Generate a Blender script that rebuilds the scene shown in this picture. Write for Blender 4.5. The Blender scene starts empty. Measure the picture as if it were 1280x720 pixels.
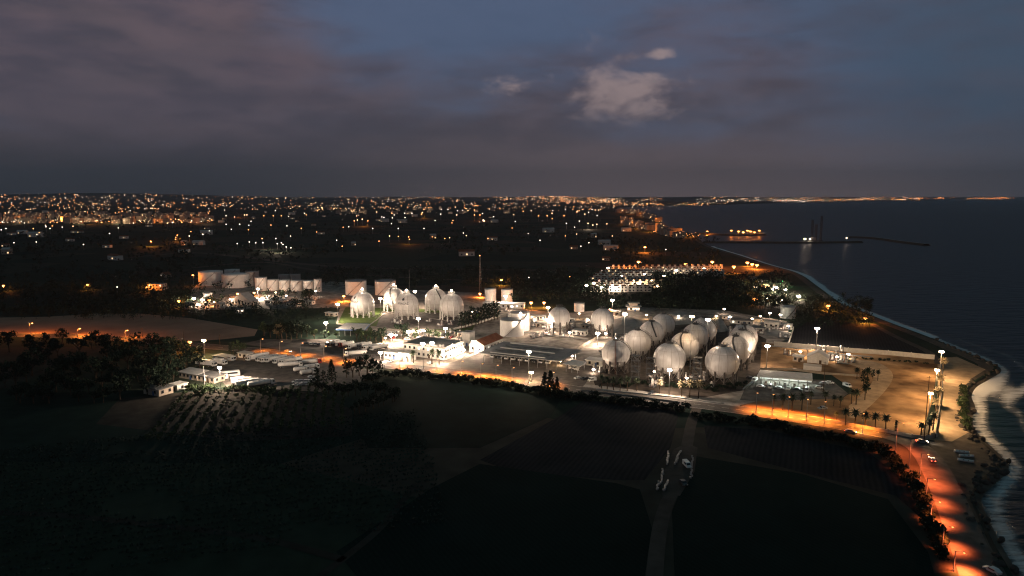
import bpy, math, random
from mathutils import Vector, Matrix, noise
from mathutils.geometry import tessellate_polygon
RND = random.Random(11)
sc = bpy.context.scene
COL = sc.collection
# ------------------------------------------------------------------ camera geometry
F = 1280 * 24 / 36.0
HOR = 244.0
PITCH = math.atan((360 - HOR) / F)
CZ = 100.0
cp, sp = math.cos(PITCH), math.sin(PITCH)
def ray(px, py):
    x = (px - 640) / F; y = -(py - 360) / F
    return Vector((x, cp + y * sp, -sp + y * cp))
def G(px, py, z=0.0):
    """world point at height z seen in photograph pixel px,py (1280x720)"""
    d = ray(px, py); t = (z - CZ) / d.z
    return Vector((d.x * t, d.y * t, z))
def top_z(base, py):
    d = ray(640, py); return CZ + base.y / d.y * d.z
def px_m(base):
    """metres per photograph pixel at that point"""
    return (base.y * cp + CZ * sp) / F
YAW = math.radians(-27)          # street grid of the gas terminal
U = Vector((math.cos(YAW), math.sin(YAW), 0)); V = Vector((-math.sin(YAW), math.cos(YAW), 0))
# ------------------------------------------------------------------ mesh builder
class MB:
    def __init__(s):
        s.v = []; s.f = []; s.mi = []; s.sm = []; s.m = 0
    def add(s, vs, fs, smooth=False):
        o = len(s.v); s.v.extend(tuple(p) for p in vs)
        for f in fs:
            s.f.append(tuple(i + o for i in f)); s.mi.append(s.m); s.sm.append(smooth)
        return s
    def box(s, c, sx, sy, sz, yaw=0.0, top=1.0):
        """c = centre of the base"""
        ca, sa = math.cos(yaw), math.sin(yaw); vs = []
        for z, k in ((0, 1), (sz, top)):
            for x, y in ((-1, -1), (1, -1), (1, 1), (-1, 1)):
                a, b = x * sx / 2 * k, y * sy / 2 * k
                vs.append((c[0] + a * ca - b * sa, c[1] + a * sa + b * ca, c[2] + z))
        return s.add(vs, [(3, 2, 1, 0), (4, 5, 6, 7), (0, 1, 5, 4), (1, 2, 6, 5), (2, 3, 7, 6), (3, 0, 4, 7)])
    def cyl(s, p0, p1, r0, r1=None, n=10, cap=True, smooth=True):
        p0 = Vector(p0); p1 = Vector(p1); r1 = r0 if r1 is None else r1
        d = (p1 - p0).normalized(); a = d.orthogonal().normalized(); b = d.cross(a)
        vs = []
        for p, r in ((p0, r0), (p1, r1)):
            for i in range(n):
                t = 2 * math.pi * i / n
                vs.append(p + a * (r * math.cos(t)) + b * (r * math.sin(t)))
        s.add(vs, [(i, (i + 1) % n, n + (i + 1) % n, n + i) for i in range(n)], smooth)
        if cap:
            s.add(vs, [tuple(range(n))[::-1], tuple(range(n, 2 * n))])
        return s
    def lathe(s, prof, n=32, c=(0, 0, 0), smooth=True):
        vs = []; fs = []
        for r, z in prof:
            for i in range(n):
                t = 2 * math.pi * i / n; vs.append((c[0] + r * math.cos(t), c[1] + r * math.sin(t), c[2] + z))
        for k in range(len(prof) - 1):
            for i in range(n):
                fs.append((k * n + i, k * n + (i + 1) % n, (k + 1) * n + (i + 1) % n, (k + 1) * n + i))
        return s.add(vs, fs, smooth)
    def ball(s, c, r, n=12, m=8, sz=1.0):
        return s.lathe([(max(1e-4, r * math.sin(math.pi * k / m)), -r * sz * math.cos(math.pi * k / m)) for k in range(m + 1)], n, c)
    def octa(s, c, r):
        x, y, z = c
        return s.add([(x + r, y, z), (x, y + r, z), (x - r, y, z), (x, y - r, z), (x, y, z + r), (x, y, z - r)],
                     [(0, 1, 4), (1, 2, 4), (2, 3, 4), (3, 0, 4), (1, 0, 5), (2, 1, 5), (3, 2, 5), (0, 3, 5)])
    def prism(s, pts, z0, z1):
        n = len(pts)
        vs = [(p[0], p[1], z0) for p in pts] + [(p[0], p[1], z1) for p in pts]
        return s.add(vs, [tuple(range(n))[::-1], tuple(range(n, 2 * n))] + [(i, (i + 1) % n, n + (i + 1) % n, n + i) for i in range(n)])
    def profile(s, pts, x0, x1):
        """side outline pts (y,z) extruded along x"""
        n = len(pts)
        vs = [(x0, p[0], p[1]) for p in pts] + [(x1, p[0], p[1]) for p in pts]
        return s.add(vs, [tuple(range(n)), tuple(range(n, 2 * n))[::-1]] + [(i, n + i, n + (i + 1) % n, (i + 1) % n) for i in range(n)])
    def slab(s, c4, th):
        """four top corners, thickness downwards"""
        vs = [Vector(c) for c in c4] + [Vector(c) - Vector((0, 0, th)) for c in c4]
        return s.add(vs, [(0, 1, 2, 3), (7, 6, 5, 4), (0, 4, 5, 1), (1, 5, 6, 2), (2, 6, 7, 3), (3, 7, 4, 0)])
    def mesh(s, name, mats):
        me = bpy.data.meshes.new(name); me.from_pydata(s.v, [], s.f)
        for m in (mats if isinstance(mats, (list, tuple)) else [mats]): me.materials.append(m)
        me.polygons.foreach_set('material_index', s.mi); me.polygons.foreach_set('use_smooth', s.sm)
        me.update(); return me
    def build(s, name, mats, parent=None, loc=None, yaw=None):
        o = bpy.data.objects.new(name, s.mesh(name, mats)); COL.objects.link(o)
        if parent is not None: o.parent = parent
        if loc is not None: o.location = loc
        if yaw is not None: o.rotation_euler.z = yaw
        return o
def tag(o, label, cat, group=None, kind=None):
    o['label'] = label; o['category'] = cat
    if group: o['group'] = group
    if kind: o['kind'] = kind
    return o
def thing(name, label, cat, loc=(0, 0, 0), yaw=0.0, group=None):
    o = bpy.data.objects.new(name, None); COL.objects.link(o)
    o.location = loc; o.rotation_euler.z = yaw; o.empty_display_size = .5
    return tag(o, label, cat, group)
def structure(o):
    o['kind'] = 'structure'; return o
def place(me, name, parent, loc=(0, 0, 0), yaw=0.0, sc_=None):
    """a part that shares mesh data"""
    o = bpy.data.objects.new(name, me); COL.objects.link(o); o.parent = parent; o.location = loc; o.rotation_euler.z = yaw
    if sc_ is not None: o.scale = (sc_,) * 3
    return o
def copy_tree(o, parent=None):
    c = o.copy(); COL.objects.link(c)
    if parent is not None: c.parent = parent
    for ch in list(o.children): copy_tree(ch, c)
    return c
class Proto:
    """first use places the model itself, later uses place copies of it and its parts"""
    def __init__(s, root): s.root = root; s.used = False
    def put(s, loc, yaw=0.0, label=None, group=None, scale=1.0, cat=None):
        if s.used: o = copy_tree(s.root)
        else: o = s.root; s.used = True
        o.location = loc; o.rotation_euler.z = yaw; o.scale = (scale,) * 3
        if label: o['label'] = label
        if group: o['group'] = group
        if cat: o['category'] = cat
        return o
# ------------------------------------------------------------------ materials
def nodes(name):
    m = bpy.data.materials.new(name); m.use_nodes = True
    nt = m.node_tree; return m, nt, nt.nodes['Principled BSDF']
def pm(name, col, rough=.8, var=.2, scale=1.5, metal=0.0, bump=0.0, col2=None, big=None):
    """painted / weathered surface: two scales of noise"""
    m, nt, b = nodes(name); N = nt.nodes; L = nt.links
    tc = N.new('ShaderNodeTexCoord')
    n1 = N.new('ShaderNodeTexNoise'); n1.inputs['Scale'].default_value = scale; n1.inputs['Detail'].default_value = 6
    L.new(tc.outputs['Object'], n1.inputs['Vector'])
    n2 = N.new('ShaderNodeTexNoise'); n2.inputs['Scale'].default_value = big or scale * .13; n2.inputs['Detail'].default_value = 4
    L.new(tc.outputs['Object'], n2.inputs['Vector'])
    ad = N.new('ShaderNodeMath'); ad.operation = 'ADD'; L.new(n1.outputs['Fac'], ad.inputs[0]); L.new(n2.outputs['Fac'], ad.inputs[1])
    mr = N.new('ShaderNodeMapRange'); mr.inputs['From Min'].default_value = .75; mr.inputs['From Max'].default_value = 1.25
    L.new(ad.outputs[0], mr.inputs['Value'])
    mx = N.new('ShaderNodeMix'); mx.data_type = 'RGBA'
    c2 = col2 or tuple(min(1, c * (1 + var)) for c in col)
    mx.inputs['A'].default_value = (*[c * (1 - var) for c in col], 1); mx.inputs['B'].default_value = (*c2, 1)
    L.new(mr.outputs['Result'], mx.inputs['Factor']); L.new(mx.outputs['Result'], b.inputs['Base Color'])
    b.inputs['Roughness'].default_value = rough; b.inputs['Metallic'].default_value = metal
    if rough >= .78: b.inputs['Specular IOR Level'].default_value = .04 if rough > .9 else .15
    if bump:
        bp = N.new('ShaderNodeBump'); bp.inputs['Strength'].default_value = bump; L.new(n1.outputs['Fac'], bp.inputs['Height']); L.new(bp.outputs['Normal'], b.inputs['Normal'])
    return m
def em(name, col, strength, sample=False):
    m, nt, b = nodes(name)
    b.inputs['Base Color'].default_value = (.8, .8, .8, 1)
    b.inputs['Emission Color'].default_value = (*col, 1); b.inputs['Emission Strength'].default_value = strength
    if not sample: m.cycles.emission_sampling = 'NONE'
    return m
WHITE = (1.0, .76, .56); ORANGE = (1.0, .26, .035); RED = (1.0, .16, .04); COOL = (.82, 1.0, .9)
M = {}
M['steel_white'] = pm('white painted steel', (.78, .75, .71), .5, .08, .6)
M['cream'] = pm('cream painted steel', (.78, .75, .71), .55, .1, .5)
M['grey_tank'] = pm('grey painted steel', (.36, .33, .31), .6, .12, .5)
M['blue_tank'] = pm('blue grey painted steel', (.30, .36, .38), .6, .12, .5)
M['grey_metal'] = pm('galvanised grey metal', (.30, .30, .30), .5, .15, 2, .3)
M['dark_metal'] = pm('dark steel', (.055, .058, .062), .6, .25, 3)
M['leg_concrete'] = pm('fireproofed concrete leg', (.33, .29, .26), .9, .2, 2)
M['leg_dark'] = pm('dark concrete leg', (.12, .105, .095), .9, .25, 2)  # darker tone of the leg concrete
M['red_steel'] = pm('rust red painted steel', (.25, .09, .06), .6, .2, 2)
M['plaster'] = pm('white plaster', (.72, .69, .63), .9, .12, .8)
M['plaster_b'] = pm('sand plaster', (.50, .42, .34), .9, .15, .8)
M['concrete'] = pm('worn concrete', (.36, .33, .30), .9, .25, .7)
M['roof_grey'] = pm('grey sheet roof', (.17, .17, .17), .7, .25, .6)
M['roof_dark'] = pm('dark sheet roof', (.065, .07, .075), .65, .25, .5)
M['roof_pale'] = pm('pale sheet roof', (.52, .50, .47), .7, .15, .6)
M['roof_tile'] = pm('terracotta tiles', (.22, .085, .045), .85, .3, 2)
M['glass'] = pm('dark window glass', (.02, .025, .03), .12, .2, 2)
M['rubber'] = pm('black rubber', (.015, .015, .015), .85, .2, 5)
M['blue_paint'] = pm('blue painted metal', (.05, .12, .30), .5, .15, 1)
M['teal_paint'] = pm('teal painted metal', (.03, .22, .24), .5, .15, 1)
M['white_paint'] = pm('white vehicle paint', (.74, .73, .70), .35, .06, 1)
M['silver_paint'] = pm('silver vehicle paint', (.42, .43, .44), .3, .06, 1, .4)
M['dark_paint'] = pm('dark vehicle paint', (.035, .04, .05), .3, .1, 1)
M['red_paint'] = pm('red vehicle paint', (.28, .03, .025), .35, .1, 1)
M['bark'] = pm('bark', (.09, .065, .045), .95, .3, 4)
M['leaf_dark'] = pm('dark foliage', (.017, .030, .018), .8, .45, .8)
M['leaf_mid'] = pm('mid green foliage', (.055, .085, .038), .8, .4, .8)
M['leaf_pale'] = pm('pale tan foliage', (.30, .24, .15), .85, .35, .8)  # paler foliage tone for some palms and one tree
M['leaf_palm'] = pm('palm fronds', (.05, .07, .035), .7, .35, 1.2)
M['asphalt'] = pm('asphalt', (.075, .068, .064), .85, .3, .35, big=.03, col2=(.12, .108, .098))
M['asphalt_lot'] = pm('worn asphalt yard', (.105, .092, .084), .88, .35, .25, big=.035, col2=(.17, .148, .13))
M['concrete_yard'] = pm('concrete yard', (.19, .16, .135), .9, .35, .2, big=.045, col2=(.44, .38, .325))
M['gravel_shaded'] = pm('gravel yard with painted shade', (.04, .034, .03), .95, .4, .25, big=.06, col2=(.105, .085, .07))  # gravel colour darkened to carry the shade under the spheres
M['dirt'] = pm('trodden dirt', (.15, .08, .04), .95, .4, .10, big=.03, col2=(.42, .26, .135))
M['track'] = pm('dirt track', (.085, .07, .06), .95, .3, .2, big=.03)
M['sand'] = pm('wet grey sand', (.10, .085, .07), .95, .35, .3, big=.03)
M['sand_path'] = pm('pale sand path', (.34, .25, .165), .95, .3, .25, big=.04)
def furrow(name, c1, c2, deg, sc_):
    m, nt, b = nodes(name); N = nt.nodes; L = nt.links
    tc = N.new('ShaderNodeTexCoord'); mp = N.new('ShaderNodeMapping'); mp.inputs['Rotation'].default_value = (0, 0, math.radians(deg)); L.new(tc.outputs['Object'], mp.inputs['Vector'])
    w = N.new('ShaderNodeTexWave'); w.inputs['Scale'].default_value = sc_; w.inputs['Distortion'].default_value = 2.5; w.inputs['Detail'].default_value = 3; w.inputs['Detail Scale'].default_value = .6; L.new(mp.outputs[0], w.inputs['Vector'])
    n = N.new('ShaderNodeTexNoise'); n.inputs['Scale'].default_value = .035; n.inputs['Detail'].default_value = 9; n.inputs['Roughness'].default_value = .65; L.new(tc.outputs['Object'], n.inputs['Vector'])
    mr = N.new('ShaderNodeMapRange'); mr.inputs['From Min'].default_value = .36; mr.inputs['From Max'].default_value = .66; L.new(n.outputs['Fac'], mr.inputs['Value'])
    ma = N.new('ShaderNodeMath'); ma.operation = 'MULTIPLY_ADD'; ma.inputs[1].default_value = .45; L.new(w.outputs['Fac'], ma.inputs[0])
    mb_ = N.new('ShaderNodeMath'); mb_.operation = 'MULTIPLY'; mb_.inputs[1].default_value = .6; L.new(mr.outputs['Result'], mb_.inputs[0]); L.new(mb_.outputs[0], ma.inputs[2])
    mx = N.new('ShaderNodeMix'); mx.data_type = 'RGBA'; mx.inputs['A'].default_value = (*c1, 1); mx.inputs['B'].default_value = (*c2, 1); L.new(ma.outputs[0], mx.inputs['Factor']); L.new(mx.outputs['Result'], b.inputs['Base Color'])
    b.inputs['Roughness'].default_value = .95; b.inputs['Specular IOR Level'].default_value = .02; return m
M['field_brown'] = furrow('ploughed brown field', (.26, .16, .11), (.46, .29, .205), 20, .12)
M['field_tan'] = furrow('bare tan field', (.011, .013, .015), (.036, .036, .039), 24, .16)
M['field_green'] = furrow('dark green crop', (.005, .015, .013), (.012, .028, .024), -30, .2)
M['soil_dark'] = pm('dark orchard soil', (.042, .037, .031), .95, .4, .2, big=.03)
M['crop'] = pm('low crop leaves', (.02, .04, .032), .85, .5, .3)
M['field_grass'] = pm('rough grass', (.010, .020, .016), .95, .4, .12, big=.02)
M['lawn'] = pm('lawn', (.075, .11, .035), .95, .3, .3, big=.05)
M['rock'] = pm('dark rock', (.085, .075, .065), .95, .4, .5, bump=.4)
M['mound'] = pm('pale gravel bank', (.33, .31, .285), .95, .2, .2, big=.05)
M['line_white'] = pm('road marking paint', (.7, .68, .62), .8, .15, 1)
M['lamp_white'] = em('white lamp glass', WHITE, 60)
M['lamp_warm'] = em('warm lamp glass', (1, .66, .35), 30)
M['lamp_orange'] = em('sodium lamp glass', (1, .30, .07), 4.5)
M['lamp_small'] = em('small white lamp', WHITE, 16)
M['lamp_cool'] = em('cool fluorescent tube', COOL, 9)
M['lamp_red'] = em('red tail lamp', (1, .05, .02), 25)
M['lamp_green'] = em('green beacon', (.05, 1, .25), 12)
M['win_warm'] = em('lit warm window', (1, .62, .3), 2.2)
M['win_white'] = em('lit white window', (1, .86, .68), 2.5)
M['far_warm'] = em('far warm light', (1, .56, .28), 8)
M['far_orange'] = em('far sodium light', (1, .33, .09), 8)
M['far_white'] = em('far white light', (1, .82, .68), 6)
def seam_paint():
    m, nt, b = nodes('white sphere plates with weld seams'); N = nt.nodes; L = nt.links
    tc = N.new('ShaderNodeTexCoord'); sx = N.new('ShaderNodeSeparateXYZ'); L.new(tc.outputs['Object'], sx.inputs[0])
    def mth(op, a, bb=None):
        n = N.new('ShaderNodeMath'); n.operation = op
        for i, q in enumerate((a, bb)):
            if q is None: continue
            if isinstance(q, (int, float)): n.inputs[i].default_value = q
            else: L.new(q, n.inputs[i])
        return n.outputs[0]
    at = mth('ARCTAN2', sx.outputs['Y'], sx.outputs['X'])
    fr = mth('FRACT', mth('MULTIPLY', at, 12 / (2 * math.pi)))
    ln = mth('LESS_THAN', mth('ABSOLUTE', mth('SUBTRACT', fr, .5)), .03)
    nz = mth('ABSOLUTE', mth('ADD', sx.outputs['Z'], 3.6)); l2 = mth('LESS_THAN', nz, .09)
    n3 = mth('ABSOLUTE', mth('SUBTRACT', sx.outputs['Z'], 5.2)); l3 = mth('LESS_THAN', n3, .07)
    ls = mth('MAXIMUM', mth('MAXIMUM', l2, l3), ln)
    no = N.new('ShaderNodeTexNoise'); no.inputs['Scale'].default_value = .35; no.inputs['Detail'].default_value = 6; L.new(tc.outputs['Object'], no.inputs['Vector'])
    # rain streaks: noise stretched along z
    mp = N.new('ShaderNodeMapping'); mp.inputs['Scale'].default_value = (1.3, 1.3, .08); L.new(tc.outputs['Object'], mp.inputs['Vector'])
    st = N.new('ShaderNodeTexNoise'); st.inputs['Scale'].default_value = 1; st.inputs['Detail'].default_value = 5; L.new(mp.outputs[0], st.inputs['Vector'])
    mx = N.new('ShaderNodeMix'); mx.data_type = 'RGBA'; mx.inputs['A'].default_value = (.68, .635, .60, 1); mx.inputs['B'].default_value = (.84, .81, .78, 1)
    mr = N.new('ShaderNodeMapRange'); mr.inputs['From Min'].default_value = .7; mr.inputs['From Max'].default_value = 1.25
    L.new(mth('ADD', no.outputs['Fac'], st.outputs['Fac']), mr.inputs['Value']); L.new(mr.outputs['Result'], mx.inputs['Factor'])
    m2 = N.new('ShaderNodeMix'); m2.data_type = 'RGBA'; m2.inputs['B'].default_value = (.40, .34, .30, 1)
    L.new(mx.outputs['Result'], m2.inputs['A']); L.new(mth('MULTIPLY', ls, .75), m2.inputs['Factor']); L.new(m2.outputs['Result'], b.inputs['Base Color'])
    b.inputs['Roughness'].default_value = .3
    return m
M['sphere'] = seam_paint()
def ground_mat():
    m, nt, b = nodes('plain of fields'); N = nt.nodes; L = nt.links
    tc = N.new('ShaderNodeTexCoord')
    mp = N.new('ShaderNodeMapping'); mp.inputs['Rotation'].default_value = (0, 0, math.radians(27)); mp.inputs['Scale'].default_value = (1 / 190, 1 / 110, 0); L.new(tc.outputs['Object'], mp.inputs['Vector'])
    vo = N.new('ShaderNodeTexVoronoi'); vo.inputs['Scale'].default_value = 1; vo.inputs['Randomness'].default_value = .8; L.new(mp.outputs[0], vo.inputs['Vector'])
    sp_ = N.new('ShaderNodeSeparateColor'); L.new(vo.outputs['Color'], sp_.inputs[0])
    rp = N.new('ShaderNodeValToRGB'); e = rp.color_ramp.elements
    e[0].color = (.018, .032, .026, 1); e[1].color = (.075, .058, .045, 1); e[1].position = 1
    for p, c in ((.45, (.025, .042, .03, 1)), (.7, (.04, .05, .035, 1)), (.86, (.055, .05, .04, 1))):
        q = e.new(p); q.color = c
    L.new(sp_.outputs[0], rp.inputs[0])
    no = N.new('ShaderNodeTexNoise'); no.inputs['Scale'].default_value = .12; no.inputs['Detail'].default_value = 7; L.new(tc.outputs['Object'], no.inputs['Vector'])
    mr = N.new('ShaderNodeMapRange'); mr.inputs['To Min'].default_value = .45; mr.inputs['To Max'].default_value = 1.5; L.new(no.outputs['Fac'], mr.inputs['Value'])
    mx = N.new('ShaderNodeMix'); mx.data_type = 'RGBA'; mx.blend_type = 'MULTIPLY'; mx.inputs['Factor'].default_value = 1
    L.new(rp.outputs[0], mx.inputs['A']); L.new(mr.outputs['Result'], mx.inputs['B']); L.new(mx.outputs['Result'], b.inputs['Base Color'])
    b.inputs['Roughness'].default_value = .95; b.inputs['Specular IOR Level'].default_value = .02
    return m
M['ground'] = ground_mat()
def sea_mat():
    m, nt, b = nodes('dark sea water'); N = nt.nodes; L = nt.links
    tc = N.new('ShaderNodeTexCoord')
    mp = N.new('ShaderNodeMapping'); mp.inputs['Rotation'].default_value = (0, 0, math.radians(20)); mp.inputs['Scale'].default_value = (.05, .16, 1); L.new(tc.outputs['Object'], mp.inputs['Vector'])
    n1 = N.new('ShaderNodeTexNoise'); n1.inputs['Scale'].default_value = 1; n1.inputs['Detail'].default_value = 5; L.new(mp.outputs[0], n1.inputs['Vector'])
    bp = N.new('ShaderNodeBump'); bp.inputs['Strength'].default_value = .9; bp.inputs['Distance'].default_value = 3.0; L.new(n1.outputs['Fac'], bp.inputs['Height']); L.new(bp.outputs['Normal'], b.inputs['Normal'])
    n2 = N.new('ShaderNodeTexNoise'); n2.inputs['Scale'].default_value = .004; n2.inputs['Detail'].default_value = 4; L.new(tc.outputs['Object'], n2.inputs['Vector'])
    mx = N.new('ShaderNodeMix'); mx.data_type = 'RGBA'; mx.inputs['A'].default_value = (.002, .016, .025, 1); mx.inputs['B'].default_value = (.004, .024, .035, 1); L.new(n2.outputs['Fac'], mx.inputs['Factor'])
    L.new(mx.outputs['Result'], b.inputs['Base Color']); b.inputs['Roughness'].default_value = .42; b.inputs['IOR'].default_value = 1.33; b.inputs['Specular IOR Level'].default_value = .28
    return m
M['sea'] = sea_mat()
def foam_mat():
    m, nt, b = nodes('surf foam'); N = nt.nodes; L = nt.links
    at = N.new('ShaderNodeAttribute'); at.attribute_name = 'foam'
    tc = N.new('ShaderNodeTexCoord')
    mp = N.new('ShaderNodeMapping'); mp.inputs['Rotation'].default_value = (0, 0, math.radians(18)); mp.inputs['Scale'].default_value = (.10, .42, 1); L.new(tc.outputs['Object'], mp.inputs['Vector'])
    n1 = N.new('ShaderNodeTexNoise'); n1.inputs['Scale'].default_value = 1; n1.inputs['Detail'].default_value = 8; n1.inputs['Roughness'].default_value = .7; n1.inputs['Distortion'].default_value = .5; L.new(mp.outputs[0], n1.inputs['Vector'])
    ad = N.new('ShaderNodeMath'); ad.operation = 'ADD'; L.new(at.outputs['Fac'], ad.inputs[0]); L.new(n1.outputs['Fac'], ad.inputs[1])
    mr = N.new('ShaderNodeMapRange'); mr.interpolation_type = 'SMOOTHSTEP'; mr.inputs['From Min'].default_value = .98; mr.inputs['From Max'].default_value = 1.60; mr.inputs['To Max'].default_value = .95; L.new(ad.outputs[0], mr.inputs['Value'])
    b.inputs['Base Color'].default_value = (.86, .86, .86, 1); b.inputs['Roughness'].default_value = .9
    L.new(mr.outputs['Result'], b.inputs['Alpha'])
    return m
M['foam'] = foam_mat()
HAZE = 3.0e-5
# ------------------------------------------------------------------ render settings, camera, sky, sun, haze
sc.view_settings.view_transform = 'Standard'; sc.view_settings.look = 'None'; sc.view_settings.gamma = 1; sc.view_settings.exposure = 0
sc.view_settings.use_curve_mapping = False
cy = sc.cycles
cy.use_denoising = True
try: cy.denoiser = 'OPENIMAGEDENOISE'
except Exception: pass
cy.max_bounces = 5; cy.diffuse_bounces = 3; cy.glossy_bounces = 2; cy.volume_bounces = 1; cy.transparent_max_bounces = 8
cy.sample_clamp_indirect = 1.0; cy.caustics_reflective = False; cy.caustics_refractive = False
cy.use_light_tree = True; cy.filter_width = 1.15
cam = bpy.data.cameras.new('camera'); co = bpy.data.objects.new('camera', cam); COL.objects.link(co)
co.location = (0, 0, CZ); co.rotation_euler = (math.pi / 2 - PITCH, 0, 0)
cam.lens = 24; cam.sensor_width = 36; cam.clip_start = 1; cam.clip_end = 120000
sc.camera = co
def sky_world():
    w = bpy.data.worlds.new('World'); sc.world = w; w.use_nodes = True
    nt = w.node_tree; N = nt.nodes; L = nt.links; bg = N['Background']
    def mth(op, a, b=None, c=None, clamp=False):
        n = N.new('ShaderNodeMath'); n.operation = op; n.use_clamp = clamp
        for i, q in enumerate((a, b, c)):
            if q is None: continue
            if isinstance(q, (int, float)): n.inputs[i].default_value = q
            else: L.new(q, n.inputs[i])
        return n.outputs[0]
    def mix(f, a, b, bt='MIX'):
        n = N.new('ShaderNodeMix'); n.data_type = 'RGBA'; n.blend_type = bt
        for k, q in (('Factor', f), ('A', a), ('B', b)):
            if isinstance(q, (int, float)): n.inputs[k].default_value = q
            elif isinstance(q, tuple): n.inputs[k].default_value = (*q, 1)
            else: L.new(q, n.inputs[k])
        return n.outputs['Result']
    def ss(v, a, b):
        n = N.new('ShaderNodeMapRange'); n.interpolation_type = 'SMOOTHSTEP'; n.inputs['From Min'].default_value = a; n.inputs['From Max'].default_value = b
        L.new(v, n.inputs['Value']); return n.outputs['Result']
    tc = N.new('ShaderNodeTexCoord'); sx = N.new('ShaderNodeSeparateXYZ'); L.new(tc.outputs['Generated'], sx.inputs[0])
    az = mth('ARCTAN2', sx.outputs['X'], sx.outputs['Y']); el = mth('ARCSINE', sx.outputs['Z'])
    def noi(sa, se, seed, det=6, rough=.55, dist=0.0):
        cv = N.new('ShaderNodeCombineXYZ'); L.new(mth('MULTIPLY', az, sa), cv.inputs[0]); L.new(mth('MULTIPLY', el, se), cv.inputs[1]); cv.inputs[2].default_value = seed
        n = N.new('ShaderNodeTexNoise'); n.inputs['Scale'].default_value = 1; n.inputs['Detail'].default_value = det; n.inputs['Roughness'].default_value = rough; n.inputs['Distortion'].default_value = dist
        L.new(cv.outputs[0], n.inputs['Vector']); return n.outputs['Fac']
    def ang(px, py):
        d = ray(px, py).normalized(); return math.atan2(d.x, d.y), math.asin(d.z)
    def gauss(px, py, wx, wy):
        a0, e0 = ang(px, py)
        q = mth('ADD', mth('POWER', mth('ABSOLUTE', mth('DIVIDE', mth('SUBTRACT', az, a0), wx)), 2), mth('POWER', mth('ABSOLUTE', mth('DIVIDE', mth('SUBTRACT', el, e0), wy)), 2))
        return mth('EXPONENT', mth('MULTIPLY', q, -1))
    sky = N.new('ShaderNodeTexSky'); sky.sky_type = 'NISHITA'; sky.sun_disc = False
    sky.sun_elevation = math.radians(SUN_EL); sky.sun_rotation = math.radians(SUN_ROT); sky.altitude = 100; sky.dust_density = 2; sky.ozone_density = 3
    blue = mix(1.0, sky.outputs[0], (.30, .40, .52), 'MULTIPLY')
    blue = mix(.85, blue, (.72, 1.08, 1.85))
    n1 = noi(4, 13, 1.3); n2 = noi(9, 30, 4.7, 7, .6, .4); n3 = noi(2.2, 6, 8.1, 4)
    nn = mth('ADD', mth('MULTIPLY', n1, .65), mth('MULTIPLY', n2, .35))
    # where the deck of cloud opens
    op = mth('ADD', gauss(480, -25, .20, .11), mth('MULTIPLY', gauss(690, 5, .24, .075), .50))
    op = mth('ADD', op, mth('MULTIPLY', gauss(1240, 40, .42, .20), .66))
    op = mth('ADD', op, mth('MULTIPLY', gauss(1330, 230, .25, .09), .35))
    op = mth('SUBTRACT', op, mth('MULTIPLY', gauss(180, 20, .20, .09), .35))
    op = mth('ADD', op, mth('MULTIPLY', mth('SUBTRACT', nn, .5), 1.9))
    op = ss(op, .02, .85)
    blue = mix(ss(az, .28, .62), blue, (.38, .68, 1.10))
    # cloud deck: mauve high on the left, grey towards the horizon
    up = ss(mth('ADD', el, mth('MULTIPLY', mth('SUBTRACT', n1, .5), .16)), .0, .20)
    deck = mix(up, (.56, .51, .67), (.80, .66, .88))
    warm = mth('MULTIPLY', gauss(900, 190, .38, .10), .8); deck = mix(warm, deck, (.92, .74, .86))
    deck = mix(mth('MULTIPLY', gauss(170, 10, .30, .08), mth('ADD', ss(n2, .35, .7), .15)), deck, (1.12, .80, .94))
    deck = mix(mth('MULTIPLY', ss(mth('ADD', mth('MULTIPLY', n3, .6), mth('MULTIPLY', n1, .4)), .42, .62), .65), deck, (.44, .44, .58))
    n5 = noi(6, 20, 11.7, 7, .58, .5); tex = mth('ADD', mth('MULTIPLY', n5, .6), mth('MULTIPLY', n2, .4))
    deck = mix(mth('MULTIPLY', ss(tex, .40, .68), .42), deck, (1.04, .82, .98))
    deck = mix(mth('MULTIPLY', ss(tex, .56, .34), .42), deck, (.42, .39, .54))
    colr = mix(mth('MULTIPLY', op, .86), deck, blue)
    colr = mix(mth('MULTIPLY', ss(tex, .58, .34), .14), colr, (.42, .48, .72))
    # the one cloud that still catches the afterglow
    cn = noi(24, 40, 5.3, 8, .6, .35)
    g = mth('MAXIMUM', mth('MULTIPLY', gauss(780, 112, .078, .046), 1.12), mth('MULTIPLY', gauss(826, 68, .026, .0095), 1.05))
    g = mth('MAXIMUM', g, mth('MULTIPLY', gauss(640, 108, .035, .017), .70))
    g = mth('SUBTRACT', g, mth('MULTIPLY', gauss(800, 84, .040, .008), .75))
    g = mth('ADD', g, mth('MULTIPLY', mth('SUBTRACT', cn, .5), 1.9))
    g = mth('MULTIPLY', ss(g, .28, 1.15), ss(gauss(755, 105, .17, .085), .12, .45))
    g = mth('MULTIPLY', g, ss(el, .065, .13))
    colr = mix(mth('MULTIPLY', g, .80), colr, (2.7, 2.05, 2.05))
    low = mix(ss(el, -.005, .075), (.33, .32, .37), (1.0, 1.0, 1.0))
    colr = mix(1.0, colr, low, 'MULTIPLY') if False else colr
    fade = ss(el, -.02, .11)
    hz = mix(ss(az, -.50, .20), (.24, .23, .26), (1.65, 1.22, 1.24))
    hz = mix(ss(az, .45, .70), hz, (.92, .84, .98))
    colr = mix(fade, hz, colr)
    colr = mix(ss(el, .265, .44), colr, (.20, .46, .56))   # dark teal dusk overhead
    L.new(colr, bg.inputs['Color']); bg.inputs['Strength'].default_value = SKY_STR
SUN_EL, SUN_ROT, SKY_STR = 1.0, 115.0, .135
sky_world()
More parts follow.
